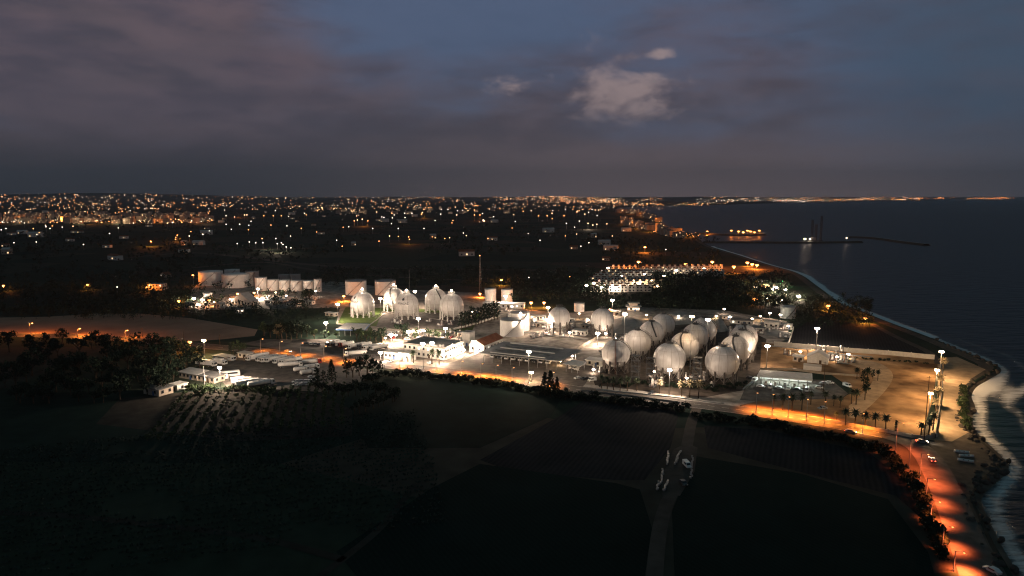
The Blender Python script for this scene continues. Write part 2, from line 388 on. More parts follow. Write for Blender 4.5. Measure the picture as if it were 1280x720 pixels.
sun = bpy.data.lights.new('sun', 'SUN'); sun.energy = .012; sun.angle = math.radians(12); sun.color = (1, .78, .68)
so = bpy.data.objects.new('sun', sun); COL.objects.link(so)
sd = Vector((math.sin(math.radians(SUN_ROT)) * math.cos(math.radians(8)), math.cos(math.radians(SUN_ROT)) * math.cos(math.radians(8)), math.sin(math.radians(8))))
so.rotation_euler = sd.to_track_quat('Z', 'Y').to_euler()
def haze(density):
    m = bpy.data.materials.new('evening haze'); m.use_nodes = True; nt = m.node_tree
    nt.nodes.remove(nt.nodes['Principled BSDF'])
    v = nt.nodes.new('ShaderNodeVolumePrincipled'); v.inputs['Color'].default_value = (.86, .88, .98, 1); v.inputs['Density'].default_value = density; v.inputs['Anisotropy'].default_value = 0
    nt.links.new(v.outputs[0], nt.nodes['Material Output'].inputs['Volume'])
    b = MB(); b.box((0, 20000, -4), 84000, 43000, 1500)
    o = b.build('haze', m); o['kind'] = 'stuff'; o['label'] = 'thin evening haze over the plain and the bay'; o['category'] = 'haze'
    return o
if HAZE > 0: haze(HAZE)
# ------------------------------------------------------------------ land, sea, beach
def smooth(pts, n=6):
    out = []
    for i in range(len(pts) - 1):
        p0 = pts[max(i - 1, 0)]; p1 = pts[i]; p2 = pts[i + 1]; p3 = pts[min(i + 2, len(pts) - 1)]
        for k in range(n):
            t = k / n
            out.append(.5 * ((2 * p1) + (p2 - p0) * t + (2 * p0 - 5 * p1 + 4 * p2 - p3) * t * t + (3 * p1 - p0 - 3 * p2 + p3) * t ** 3))
    out.append(pts[-1].copy()); return out
def path(pxs, n=6, z=0.0): return smooth([G(x, y, 0) for x, y in pxs], n)
def offset(line, d):
    out = []
    for i, p in enumerate(line):
        a = line[max(i - 1, 0)]; b = line[min(i + 1, len(line) - 1)]; t = (b - a); t.z = 0; t.normalize()
        out.append(Vector((p.x - t.y * d, p.y + t.x * d, p.z)))
    return out
COAST_PX = [(1300, 800), (1282, 750), (1262, 712), (1243, 680), (1226, 645), (1216, 622), (1223, 607), (1240, 594), (1252, 578), (1237, 560), (1214, 537), (1207, 520), (1212, 505), (1208, 492),
            (1215, 480), (1232, 470), (1246, 459), (1226, 448), (1200, 437.5), (1162, 421.5), (1107, 401), (1070, 386), (1049, 378), (1020, 357), (996, 341), (958, 330), (924, 319), (886, 307),
            (872, 298), (868, 293), (838, 287), (815, 281.5), (828, 277), (815, 271), (795, 265.5), (772, 261), (784, 258.8), (850, 257), (900, 256), (960, 254.2), (1060, 251), (1180, 249), (1300, 248)]
coast = path(COAST_PX, 6)
far = [(0, Vector((40000, 22500, 0)))]
land_pts = [Vector((coast[0].x - 12, coast[0].y - 40, 0)), *coast, Vector((41000, coast[-1].y + 400, 0)), Vector((41000, 40500, 0)), Vector((-41000, 40500, 0)), Vector((-41000, -1000, 0)), Vector((coast[0].x - 30, -1000, 0))]
tri = tessellate_polygon([land_pts])
b = MB(); b.add(land_pts, [t for t in tri]); 
g_ = b.build('ground', M['ground']); structure(g_)
for p in g_.data.polygons:
    if p.normal.z < 0: p.flip()
b = MB(); b.add([(-41000, -1200, -1.2), (41000, -1200, -1.2), (41000, 40500, -1.2), (-41000, 40500, -1.2)], [(0, 1, 2, 3)])
structure(b.build('sea', M['sea']))
def ribbon(name, line, d0, d1, mat, z0, z1, parent=None):
    a = offset(line, d0); c = offset(line, d1); mb = MB(); n = len(line)
    vs = [(p.x, p.y, z0) for p in a] + [(p.x, p.y, z1) for p in c]
    mb.add(vs, [(i, i + 1, n + i + 1, n + i) if d1 > d0 else (i, n + i, n + i + 1, i + 1) for i in range(n - 1)])
    return mb.build(name, mat, parent)
NEARN = 6 * 29
near_coast = coast[:NEARN]
structure(ribbon('shore', near_coast, -5, 1.5, M['sand'], -1.9, .025))
structure(ribbon('beach', near_coast, 1.5, 9, M['sand'], .025, .03))
def surf():
    line = []
    for i in range(6 * 27):
        a, c = coast[i], coast[i + 1]; n = max(1, int((c - a).length / 3))
        for k in range(n): line.append(a.lerp(c, k / n))
    # smoother guide so that offset strips do not fold
    guide = list(line)
    for _ in range(60): guide = [guide[0]] + [(guide[i - 1] + guide[i] * 2 + guide[i + 1]) / 4 for i in range(1, len(guide) - 1)] + [guide[-1]]
    D = [3, 0, -2, -4, -6, -9, -12, -16, -20, -25, -31, -38, -46]
    rows = []; att = []
    for d in D:
        o = offset(guide, d) if d < 0 else offset(guide, d)
        for i, p in enumerate(o):
            q = p if d < -9 else p.lerp(line[i] + (p - guide[i]), .6 if d < -3 else 1)
            rows.append((q.x, q.y, -1.1 + .01 * (d > 0)))
            dist = -d; y = p.y
            wid = 26 if y < 480 else (7 if y < 900 else 9)
            wv = noise.noise(Vector((p.x * .02, p.y * .02, 3))) * 7
            crest = math.exp(-((dist - 5 - wv * .4) / (5 if y < 480 else 7)) ** 2) * (.84 if y < 480 else 1.3)
            crest2 = math.exp(-((dist - 20 - wv) / 5) ** 2) * (.66 if y < 480 else .1)
            base = .46 * max(0, 1 - dist / wid)
            hot = math.exp(-((p - G(1238, 483)).length / 28) ** 2) * .75 * max(0, 1 - dist / 50)
            edge = max(0, 1 - max(0, dist - 30) / 14)
            att.append((max(crest, crest2, base) + hot) * edge - (1 - edge) * .4)
    n = len(line); fs = []
    for r in range(len(D) - 1):
        for i in range(n - 1):
            fs.append((r * n + i, (r + 1) * n + i, (r + 1) * n + i + 1, r * n + i + 1))
    mb = MB(); mb.add(rows, fs); o = mb.build('sea_foam', M['foam'])
    a = o.data.attributes.new('foam', 'FLOAT', 'POINT'); a.data.foreach_set('value', att)
    for p in o.data.polygons:
        if p.normal.z < 0: p.flip()
    tag(o, 'white surf foam washing along the dark shore', 'foam', kind='stuff')
surf()
# ------------------------------------------------------------------ patches, roads
ZL = [0]
def patch(name, pxs, mat, z, n=0):
    pts = [G(x, y) for x, y in pxs]
    if n: pts = smooth(pts + [pts[0]], n)[:-1]
    pts = [Vector((p.x, p.y, z)) for p in pts]
    mb = MB(); mb.add(pts, tessellate_polygon([pts])); o = mb.build(name, M[mat])
    for p in o.data.polygons:
        if p.normal.z < 0: p.flip()
    return structure(o)
patch('brown_field', [(-330, 402), (-60, 398), (60, 396), (120, 392), (175, 392), (240, 398), (322, 412), (318, 420), (280, 424), (225, 428), (120, 424), (0, 420), (-330, 425)], 'field_brown', .05)
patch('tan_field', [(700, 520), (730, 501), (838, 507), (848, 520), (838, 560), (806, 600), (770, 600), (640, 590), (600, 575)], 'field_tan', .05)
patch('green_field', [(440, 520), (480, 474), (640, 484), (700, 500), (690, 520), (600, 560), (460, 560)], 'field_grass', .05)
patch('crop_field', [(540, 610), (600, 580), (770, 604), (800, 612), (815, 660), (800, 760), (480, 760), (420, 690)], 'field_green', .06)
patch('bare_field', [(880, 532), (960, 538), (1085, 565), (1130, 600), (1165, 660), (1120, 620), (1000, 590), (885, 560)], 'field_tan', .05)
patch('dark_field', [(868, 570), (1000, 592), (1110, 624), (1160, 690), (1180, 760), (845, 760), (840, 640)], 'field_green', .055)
patch('orchard_ground', [(150, 498), (262, 487), (330, 484), (395, 492), (440, 512), (440, 545), (300, 552), (120, 530)], 'soil_dark', .05)
patch('scrub_plot', [(980, 424), (1012, 400), (1040, 398), (1100, 412), (1166, 440), (1160, 443), (985, 432)], 'field_tan', .06)
patch('terminal_yard', [(470, 458), (480, 420), (420, 405), (425, 385), (640, 384), (700, 392), (800, 384), (905, 388), (985, 402), (985, 432), (955, 500), (920, 508), (800, 492), (640, 470)], 'concrete_yard', .07)
patch('tank_farm_yard', [(236, 380), (240, 362), (250, 352), (420, 352), (505, 362), (600, 366), (640, 384), (425, 385), (330, 386), (250, 388)], 'concrete_yard', .065)
patch('north_grass', [(422, 404), (432, 384), (520, 386), (600, 392), (590, 414), (500, 412), (470, 408)], 'lawn', .09)
patch('sphere_apron', [(470, 409), (478, 389), (596, 392), (590, 409), (530, 413)], 'asphalt_lot', .10)
patch('truck_park', [(264, 462), (300, 440), (330, 437), (450, 459), (470, 466), (455, 476), (400, 490), (330, 486), (284, 484)], 'asphalt_lot', .08)
patch('north_truck_park', [(300, 430), (330, 424), (415, 424), (478, 438), (480, 452), (440, 450), (330, 434)], 'asphalt_lot', .082)
patch('canopy_yard', [(540, 462), (580, 448), (600, 440), (738, 448), (748, 462), (726, 486), (640, 474)], 'asphalt_lot', .11)
patch('sphere_yard', [(740, 470), (756, 448), (790, 426), (808, 404), (905, 398), (958, 424), (952, 466), (930, 488), (880, 497), (745, 486)], 'gravel_shaded', .10)  # dark sheet stands in for the shade beneath the sphere cluster
patch('east_yard', [(952, 428), (985, 432), (1166, 446), (1172, 470), (1100, 470), (1030, 466), (950, 462)], 'dirt', .105)
patch('fuel_station_yard', [(930, 488), (952, 470), (1040, 476), (1060, 492), (1050, 500), (960, 504), (925, 500)], 'asphalt_lot', .12)
patch('dirt_lot', [(1035, 466), (1100, 455), (1172, 455), (1166, 500), (1150, 549), (1120, 544), (1040, 522), (1050, 500), (1068, 488)], 'dirt', .115)
patch('dirt_lane', [(1036, 448), (1090, 452), (1112, 462), (1115, 476), (1096, 500), (1066, 524), (1048, 520), (1072, 498), (1092, 474), (1080, 462)], 'sand_path', .125, 4)
patch('palm_strip', [(925, 508), (945, 502), (1060, 498), (1062, 522), (1140, 544), (1060, 530)], 'dirt', .13)
patch('beach_path', [(1172, 448), (1196, 446), (1232, 462), (1213, 474), (1206, 492), (1204, 520), (1212, 540), (1190, 552), (1160, 550), (1172, 500)], 'sand_path', .05)
patch('headland', [(1160, 552), (1214, 542), (1236, 562), (1250, 578), (1220, 604), (1212, 622), (1236, 680), (1262, 730), (1250, 760), (1215, 640), (1190, 600)], 'sand', .045)
patch('track_lot', [(842, 562), (858, 554), (872, 560), (868, 590), (850, 620), (828, 620), (826, 600)], 'track', .08)
def road(name, pxs, w, mat, z, lines=True):
    ln = path(pxs, 8)
    o = structure(ribbon(name, ln, -w / 2, w / 2, M[mat], z, z))
    if lines:
        a = MB()
        for d, dash in ((-w / 2 + .6, 0), (w / 2 - .6, 0), (0, 1)):
            l1 = offset(ln, d - .09); l2 = offset(ln, d + .09); acc = 0
            for i in range(len(ln) - 1):
                if dash and i % 2: continue
                a.add([(l1[i].x, l1[i].y, z + .012), (l1[i + 1].x, l1[i + 1].y, z + .012), (l2[i + 1].x, l2[i + 1].y, z + .012), (l2[i].x, l2[i].y, z + .012)], [(0, 1, 2, 3)])
        structure(a.build(name + '_markings', M['line_white']))
    return ln
MAIN_PX = [(-120, 421), (0, 419), (100, 421), (200, 428), (270, 434), (340, 440), (400, 448), (460, 455), (540, 462), (600, 469), (660, 478), (720, 487), (780, 494), (850, 503), (920, 512), (1000, 524), (1060, 534), (1120, 545), (1160, 552)]
main_line = road('main_road', MAIN_PX, 13, 'asphalt', .16)
sea_line = road('sea_road', [(1112, 545), (1142, 556), (1160, 572), (1176, 600), (1192, 636), (1208, 676), (1228, 730), (1240, 780)], 10, 'asphalt_lot', .19, False)
road('frontage_pavement', [(730, 482), (790, 489), (860, 499), (925, 507)], 5, 'concrete', .172, False)
road('dirt_track', [(872, 508), (864, 530), (858, 560), (846, 600), (830, 640), (822, 680), (815, 760)], 4.5, 'track', .10, False)
road('north_road', [(160, 322), (240, 316), (300, 321), (360, 328), (430, 334), (520, 336), (700, 338)], 16, 'track', .12, False)
road('far_road', [(240, 335), (330, 328), (420, 341), (620, 352), (760, 353)], 9, 'track', .10, False)
road('beach_track', [(1090, 405), (1120, 421), (1160, 440), (1172, 455)], 5, 'track', .10, False)
road('field_edge_path', [(-40, 640), (70, 644), (180, 655), (320, 672), (430, 700)], 3, 'soil_dark', .07, False)
road('slope_path', [(400, 720), (440, 690), (480, 655), (520, 605)], 2.5, 'soil_dark', .07, False)
# ------------------------------------------------------------------ far hills
def hills(name, cx, cy_, sx, sy, h, seed, mat):
    n = 64; m = 14; vs = []; fs = []
    for j in range(m + 1):
        for i in range(n + 1):
            u = i / n * 2 - 1; v = j / m * 2 - 1
            e = max(0, 1 - v * v) * max(0, 1 - u ** 4)
            q = .45 + .55 * (noise.fractal(Vector((u * 4 + seed, v * 1.5, seed)), .9, 2, 5) + .6)
            vs.append((cx + u * sx, cy_ + v * sy, -2 + e * h * max(.05, q)))
    for j in range(m):
        for i in range(n): a = j * (n + 1) + i; fs.append((a, a + 1, a + n + 2, a + n + 1))
    mb = MB(); mb.add(vs, fs, True); return structure(mb.build(name, mat))
M['hill'] = pm('dark scrub hill', (.045, .05, .04), .95, .3, .004)
hills('hills', -12500, 13500, 9500, 3500, 135, 1.7, M['hill'])
hills('hills', 0, 17000, 9000, 3500, 62, 4.2, M['hill'])
# ------------------------------------------------------------------ lamps
def light(name, parent, loc, power, col, spot=None, rad=.9):
    key = ('L', round(power), col, spot)
    if key not in LCACHE:
        l = bpy.data.lights.new(name, 'SPOT' if spot else 'POINT'); l.energy = power; l.color = col; l.shadow_soft_size = rad
        if spot: l.spot_size = math.radians(spot); l.spot_blend = 1.0
        LCACHE[key] = l
    o = bpy.data.objects.new(name, LCACHE[key]); COL.objects.link(o)
    if parent is not None: o.parent = parent
    o.location = loc; return o
LCACHE = {}; LAMP_K = 7.6
KW = 1000.0
GLOW = {'w': (WHITE, 'lamp_white'), 'y': ((1, .62, .30), 'lamp_warm'), 'o': (ORANGE, 'lamp_orange'), 'r': (RED, 'lamp_orange'), 's': (WHITE, 'lamp_small')}
def lamp(c, px, hy, by, kw, label, h=None, style='mast', spot=None, size=1.0, yaw=None, group=None):
    x_ = px; kw *= (LAMP_K if style == 'mast' else ((4.6 if x_ > 200 else .65) if c == 'o' else 2.6)) if h is None else LAMP_K * .085
    if h is None:
        base = G(px, by); h = top_z(base, hy)
    else:
        p = G(px, hy, h); base = Vector((p.x, p.y, 0))
    col, mat = GLOW[c]
    t = thing('street_lamp' if style == 'street' else 'floodlight_mast', label, 'street lamp' if style == 'street' else 'floodlight', (base.x, base.y, 0), YAW if yaw is None else yaw, group)
    s = max(.55, min(1.0, base.y / 420)) * size
    mb = MB(); mb.cyl((0, 0, 0), (0, 0, h - .2), .17, .09, 8); mb.cyl((0, 0, 0), (0, 0, .7), .3, .3, 8); mb.build('pole', M['grey_metal'], t)
    if style == 'mast':
        mb = MB(); mb.box((0, 0, h - .25), 1.8 * s, .14, .14); mb.build('crossbar', M['grey_metal'], t)
        for k, dx in enumerate((-.62 * s, .62 * s)):
            mb = MB(); mb.box((dx, 0, h - .32), .75 * s, .5, .12); mb.build('housing', M['dark_metal'], t)
            mb = MB(); mb.ball((dx, 0, h - .85 * s), .92 * s, 10, 6, .8); mb.build('lamp_head', M[mat], t)
        light('lamp_light', t, (0, 0, h - 2.0 * s), kw * KW, col, spot)
    else:
        mb = MB(); mb.cyl((0, 0, h - .3), (0, -1.6, h), .07, .06, 6); mb.build('arm', M['grey_metal'], t)
        mb = MB(); mb.box((0, -2.0, h - .05), .4 * s, 1.0 * s, .14, 0, .7); mb.build('housing', M['dark_metal'], t)
        mb = MB(); mb.ball((0, -2.0, h - .26), .45 * s, 10, 6, .6); mb.build('lamp_head', M[mat], t)
        light('lamp_light', t, (0, -2.0, h - .95), kw * KW, col, spot)
    return t
MASTS = [
    ('w', 276, 458, 486, 11, 'white lamp on a pole in front of the low sheds of the truck park'),
    ('y', 256, 424, 447, 3, 'warm lamp on a pole beside the lit leafy tree left of the truck park'),
    ('o', 238, 426, 440, 2, 'short orange lamp glowing among dark trees at the brown field'),
    ('w', 423, 379, 402, 6, 'white lamp mast on the lawn left of the leftmost sphere tank'),
    ('w', 408, 402, 422, 6, 'white lamp mast left of the pale truck canopy'),
    ('w', 323, 360, 374, 15, 'bright white lamp in front of the row of small storage tanks'),
    ('w', 243, 372, 381, 7, 'small white lamp left of the white cube tank'),
    ('o', 224, 375, 384, 3, 'orange lamp at the far left end of the tank farm yard'),
    ('o', 242, 343, 358, .8, 'orange lamp beside the leftmost big storage tank'),
    ('w', 476, 372, 392, 5, 'white lamp between the leftmost sphere tank and its neighbour'),
    ('w', 519, 363, 386, 6, 'white lamp behind the lettered middle sphere tank'),
    ('w', 523, 397, 414, 6, 'large white lamp mast in front of the lettered middle sphere tank'),
    ('w', 489, 417, 432, 4, 'white lamp among trees behind the small bright shop'),
    ('w', 511, 413, 429, 4, 'white lamp over the parked cars behind the office'),
    ('w', 557, 409, 426, 4, 'white lamp in the yard beyond the office roof'),
    ('w', 529, 428, 461, 3.5, 'white lamp mast before the office entrance'),
    ('w', 554, 442, 456, 2.2, 'small white lamp at the near corner of the office'),
    ('w', 476, 439, 453, 3.0, 'white lamp at the left end of the small bright shop'),
    ('w', 500, 441, 455, 2.6, 'white lamp in front of the small bright shop'),
    ('w', 592, 426, 446, 2.6, 'white lamp lighting the gable house with the red roof'),
    ('w', 632, 369, 384, 5, 'white lamp before the pair of small white tanks'),
    ('w', 685, 383, 402, 5, 'white lamp behind the left one of the two lone spheres'),
    ('w', 684, 398, 417, 5, 'glaring white lamp at the left flank of a lone sphere'),
    ('w', 747, 415, 432, 4, 'white lamp mast in front of the right one of the two lone spheres'),
    ('w', 765, 374, 394, 5, 'slim high white lamp behind the right lone sphere'),
    ('o', 763, 386, 394, 2, 'small orange lamp under the slim high white lamp'),
    ('w', 836, 461, 495, 4.8, 'white lamp mast standing in front of the big sphere cluster by the road'),
    ('w', 958, 431, 460, 2.2, 'white lamp mast to the right of the big sphere cluster'),
    ('w', 1020, 409, 437, 7, 'white lamp mast before the long white wall near the scrub plot'),
    ('y', 1174, 438, 474, 5, 'warm lamp at the far seaward corner of the dirt lot'),
    ('y', 1168, 461, 502, 5, 'warm lamp mast midway along the seaward edge of the dirt lot'),
    ('y', 1160, 490, 530, 5.5, 'warm lamp mast at the near seaward end of the dirt lot'),
    ('w', 662, 438, 479, 4, 'tall unlit-side white lamp mast in front of the long dark canopies'),
    ('y', 664, 464, 478, 1.8, 'low warm lamp below the mast in front of the long dark canopies'),
]
MASTS[-2] = ('w', 661, 438, 479, 4, 'tall white twin lamp mast in front of the long dark canopies')
for a in MASTS: lamp(*a)
lamp('w', 781, 391, 0, 13, 'tall white mast behind the left row of the sphere cluster', h=32)
lamp('y', 865, 394, 0, 13, 'tall warm mast behind the middle row of the sphere cluster', h=32)
lamp('w', 885, 398, 0, 13, 'tall white mast between the middle and right rows of spheres', h=32)
ROADLAMPS = [
    (-20, 405, 421, 22, 'o', 'orange road lamp at the left edge beyond the dark grove'), (38, 404, 419, 24, 'o', 'orange road lamp above the glowing bend of the left road'), (97, 411, 421, 24, 'o', 'bright orange road lamp beside the brown field'),
    (157, 413, 424, 22, 'o', 'orange road lamp over the road below the brown field'), (326, 424, 440, 5, 'o', 'orange road lamp between the two truck parks'), (376, 429, 446, 9, 'o', 'orange road lamp behind the back row of tankers'),
    (430, 436, 454, 14, 'o', 'orange road lamp by the tall dark roadside trees'), (601, 455, 472, 15, 'o', 'orange road lamp left of the yard of the dark canopies'), (640, 460, 477, 9, 'o', 'orange road lamp just before the dark conifers'),
    (576, 452, 468, 12, 'o', 'orange road lamp left of the brightest stretch of the main road'), (620, 457, 474, 12, 'o', 'orange road lamp in the brightest stretch of the main road'), (965, 494, 519, 11, 'o', 'orange road lamp between the first two by the palm strip'), (1008, 500, 526, 11, 'o', 'orange road lamp below the fuel station pole'),
    (945, 492, 516, 10, 'o', 'orange road lamp left of the palm strip'), (985, 497, 522, 13, 'o', 'orange road lamp behind the burning orange palms'), (1030, 503, 530, 12, 'o', 'orange road lamp between the two rows of palms'),
    (1119, 527, 566, 15, 'r', 'red glowing road lamp at the corner where the road bends'), (1136, 548, 586, 13, 'r', 'red glowing road lamp between the corner and the first shore stretch'), (1157, 597, 628, 13, 'r', 'red glowing road lamp just below the first shore stretch'), (1178, 656, 684, 13, 'r', 'red glowing road lamp in the lower half of the shore road'),
    (500, 444, 460, 9, 'o', 'orange road lamp before the small bright shop'), (545, 449, 465, 9, 'o', 'orange road lamp before the office'), (1078, 518, 542, 10, 'o', 'orange road lamp below the palms of the curving wall'), (690, 466, 484, 6, 'o', 'orange road lamp right of the dark conifers'), (350, 427, 443, 7, 'o', 'orange road lamp behind the middle of the tanker row'), (405, 433, 450, 8, 'o', 'orange road lamp behind the red cabbed tanker'),
    (1149, 566, 603, 15, 'r', 'red glowing road lamp at the first stretch of the shore road'),
    (1163, 625, 652, 15, 'r', 'red glowing road lamp midway down the shore road'), (1192, 688, 714, 15, 'r', 'red glowing road lamp at the bottom of the picture')]
for x, hy, by, kw, c, lb in ROADLAMPS:
    lamp(c, x, hy, by, kw, lb, style='street', spot=(None if x < 200 else 118 if x < 1100 else 104), size=1.0, yaw=(YAW + math.pi if x < 1100 else YAW + math.pi / 2) + (0 if x > 1100 else 0))
for x, ty, by, lb in ((178, 410, 421, 'bare wooden pole at the brown field, left one'), (230, 414, 428, 'bare pole beside the road at the right part of the brown field'), (275, 418, 432, 'bare pole at the tip of the brown field'),
                      (1029, 452, 493, 'tall dark unlit pole behind the fuel station palms'), (1155, 470, 550, 'dark leaning mast at the seaward corner of the dirt lot'), (512, 337, 362, 'thin grey mast behind the lettered sphere tank'), (256, 458, 484, 'pale pole next to the low sheds of the truck park')):
    p = G(x, by); h = top_z(p, ty); t = thing('utility_pole', lb, 'pole', p)
    mb = MB(); mb.cyl((0, 0, 0), (0, 0, h), .2, .11, 8); mb.build('shaft', M['grey_metal' if x in (512, 256) else 'bark'], t)
    mb = MB(); mb.box((0, 0, h - .7), 1.5, .12, .14, YAW); mb.build('crossarm', M['bark'], t)
lamp('w', 567, 430, 0, 3, 'white lamp raised at the right edge of the office roof', h=9.5)
lamp('w', 540, 427, 0, 2.2, 'white lamp raised over the middle of the office roof', h=10.2)
# lattice radio mast
p = G(600, 366); h = top_z(p, 320); t = thing('radio_mast', 'slim lattice radio mast with a red lamp beyond the tanks', 'radio mast', p)
mb = MB(); k = 9
for a in range(3):
    q = Vector((math.cos(a * 2.094), math.sin(a * 2.094), 0)); q2 = Vector((math.cos((a + 1) * 2.094), math.sin((a + 1) * 2.094), 0))
    mb.cyl(q * 1.3, q * .5 + Vector((0, 0, h)), .12, .09, 5)
    for i in range(k):
        mb.cyl(q * (1.3 - .8 * i / k) + Vector((0, 0, h * i / k)), q2 * (1.3 - .8 * (i + 1) / k) + Vector((0, 0, h * (i + 1) / k)), .06, .06, 4)
mb.build('lattice', M['grey_metal'], t); mb = MB(); mb.ball((0, 0, h + .4), .55, 8, 6); mb.build('lamp_head', M['lamp_orange'], t)
# ------------------------------------------------------------------ sphere tanks
def emblem_text(parent, Rr, az, el, txt, size):
    """letters wrapped round the shell"""
    cu = bpy.data.curves.new('lettering', 'FONT'); cu.body = txt; cu.size = size; cu.align_x = 'CENTER'; cu.resolution_u = 2; cu.offset = .03
    o = bpy.data.objects.new('lettering', cu); me = bpy.data.meshes.new_from_object(o)
    bpy.data.objects.remove(o)
    def wrap(me, dz):
        for v in me.vertices:
            a = az + v.co.x / (Rr * math.cos(el)); e = el + (v.co.y + dz) / Rr; r = Rr + .06
            v.co = (r * math.cos(e) * math.cos(a), r * math.cos(e) * math.sin(a), r * math.sin(e))
    wrap(me, 0); me.materials.append(M['dark_paint'])
    q = bpy.data.objects.new('lettering', me); COL.objects.link(q); q.parent = parent
    pts = [(-.9, 0), (-.5, -.55), (.1, -.7), (.7, -.4), (.95, .1), (.6, .35), (.75, .9), (.95, 1.5), (.3, 1.15), (-.05, .7), (-.15, 1.2), (-.6, .6)]
    mb = MB(); pp = [Vector((x * size * .6, y * size * .6, 0)) for x, y in pts]; mb.add(pp, tessellate_polygon([pp])); me = mb.mesh('emblem', M['dark_paint']); wrap(me, size * 1.75)
    q = bpy.data.objects.new('emblem', me); COL.objects.link(q); q.parent = parent
def stair_arc(mb, Rr, az, e0, e1, w=.9):
    n = 22; pr = None
    for i in range(n + 1):
        e = e0 + (e1 - e0) * i / n; a = az + .5 * (i / n) 
        d = Vector((math.cos(e) * math.cos(a), math.cos(e) * math.sin(a), math.sin(e))); s = Vector((-math.sin(a), math.cos(a), 0)) * w / 2
        cur = (d * (Rr + .15) - s, d * (Rr + .15) + s, d * (Rr + 1.0) + s, d * (Rr + 1.0) - s)
        if pr:
            mb.add([*pr[:2], *cur[:2], *[q + Vector((0, 0, -.18)) for q in (*pr[:2], *cur[:2])]], [(0, 1, 3, 2), (4, 6, 7, 5), (0, 2, 6, 4), (1, 5, 7, 3)])
            for k in (2, 3): mb.cyl(pr[k], cur[k], .06, .06, 4)
            if i % 2: mb.cyl(cur[0], cur[3], .05, .05, 4); mb.cyl(cur[1], cur[2], .05, .05, 4)
        pr = cur
def sphere_tank(px, py, Rr, hc, label, group, legs=10, leg_r=.42, leg_at=0.0, legmat='leg_concrete', top='dark', stair=None, text=None, riser=None, twist=0.0, leg_out=.98):
    c = G(px, py, hc); t = thing('sphere_tank', label, 'gas tank', (c.x, c.y, 0), 0, group)
    mb = MB(); mb.ball((0, 0, 0), Rr, 48, 28); sh = mb.build('shell', M['sphere'], t, (0, 0, hc))
    sh.rotation_euler.z = twist
    zt = hc + leg_at * Rr; rl = math.sqrt(max(.1, Rr * Rr - (leg_at * Rr) ** 2)) * leg_out
    mb = MB(); mb.cyl((0, 0, .5), (0, 0, zt - .0), leg_r, leg_r, 10); mb.cyl((0, 0, 0), (0, 0, .5), leg_r * 1.7, leg_r * 1.7, 8)
    if top == 'lamp': mb.cyl((0, 0, zt), (0, 0, zt + .7), leg_r, leg_r * .5, 10)
    lm = mb.mesh('leg', M[legmat])
    for k in range(legs):
        a = twist + 2 * math.pi * (k + .5) / legs; place(lm, 'leg', t, (rl * math.cos(a), rl * math.sin(a), 0))
    mb = MB()
    for k in range(legs):
        a = twist + 2 * math.pi * (k + .5) / legs; a2 = a + 2 * math.pi / legs
        p, q = Vector((rl * math.cos(a), rl * math.sin(a), 0)), Vector((rl * math.cos(a2), rl * math.sin(a2), 0))
        zz = Vector((0, 0, min(zt - .6, hc - .25 * Rr))); z0 = Vector((0, 0, .6))
        mb.cyl(p + z0, q + zz, .09, .09, 5, False); mb.cyl(q + z0, p + zz, .09, .09, 5, False)
    mb.build('bracing', M['leg_concrete' if legmat != 'steel_white' else 'steel_white'], t)
    zt_ = hc + Rr
    mb = MB()
    if top == 'dark':
        mb.cyl((0, 0, zt_ - .25), (0, 0, zt_ + .35), 2.0, 2.0, 14); mb.cyl((.5, .2, zt_ + .35), (.5, .2, zt_ + 1.7), .3, .3, 8); mb.cyl((-.7, -.4, zt_ + .35), (-.7, -.4, zt_ + 1.3), .22, .22, 8)
        mb.build('top_platform', M['dark_metal'], t)
    else:
        mb.cyl((0, 0, zt_ - .4), (0, 0, zt_ + .5), 2.6, 2.4, 14); mb.cyl((0, 0, zt_ + .5), (0, 0, zt_ + 1.5), 1.5, 1.3, 12)
        mb.build('top_platform', M['steel_white'], t)
    mb = MB(); n = 14; rr = 2.3 if top == 'dark' else 2.7
    for i in range(n):
        a, a2 = 2 * math.pi * i / n, 2 * math.pi * (i + 1) / n
        for z in (.9, 1.4): mb.cyl((rr * math.cos(a), rr * math.sin(a), zt_ + z), (rr * math.cos(a2), rr * math.sin(a2), zt_ + z), .05, .05, 4, False)
        mb.cyl((rr * math.cos(a), rr * math.sin(a), zt_ - .3), (rr * math.cos(a), rr * math.sin(a), zt_ + 1.4), .05, .05, 4, False)
    mb.build('railing', M['dark_metal' if top == 'dark' else 'steel_white'], t)
    if stair is not None:
        mb = MB(); stair_arc(mb, Rr, stair, math.radians(76), math.radians(-5)); mb.build('stairway', M['dark_metal'], t, (0, 0, hc))
    if riser is not None:
        mb = MB(); pr = None
        for i in range(15):
            e = math.radians(84 - i * 8.6); d = Vector((math.cos(e) * math.cos(riser), math.cos(e) * math.sin(riser), math.sin(e))) * (Rr + .28)
            if pr is not None: mb.cyl(pr, d, .16, .16, 6)
            pr = d
        mb.cyl(pr, (pr.x, pr.y, -hc), .16, .16, 6); mb.build('riser_pipe', M['red_steel'], t, (0, 0, hc))
    if top == 'lamp':
        mb = MB(); mb.ball((0, 0, zt_ + 2.3), .85, 10, 6, .7); mb.build('lamp_head', M['lamp_white'], t); light('lamp_light', t, (0, -.5, zt_ + 3.7), 2600, WHITE)
    if text is not None: emblem_text(sh, Rr, text - twist, math.radians(8), 'IPRAGAZ', 2.35)
    return t
GB = 'spheres of the big cluster'
FRONT = math.radians(-90)
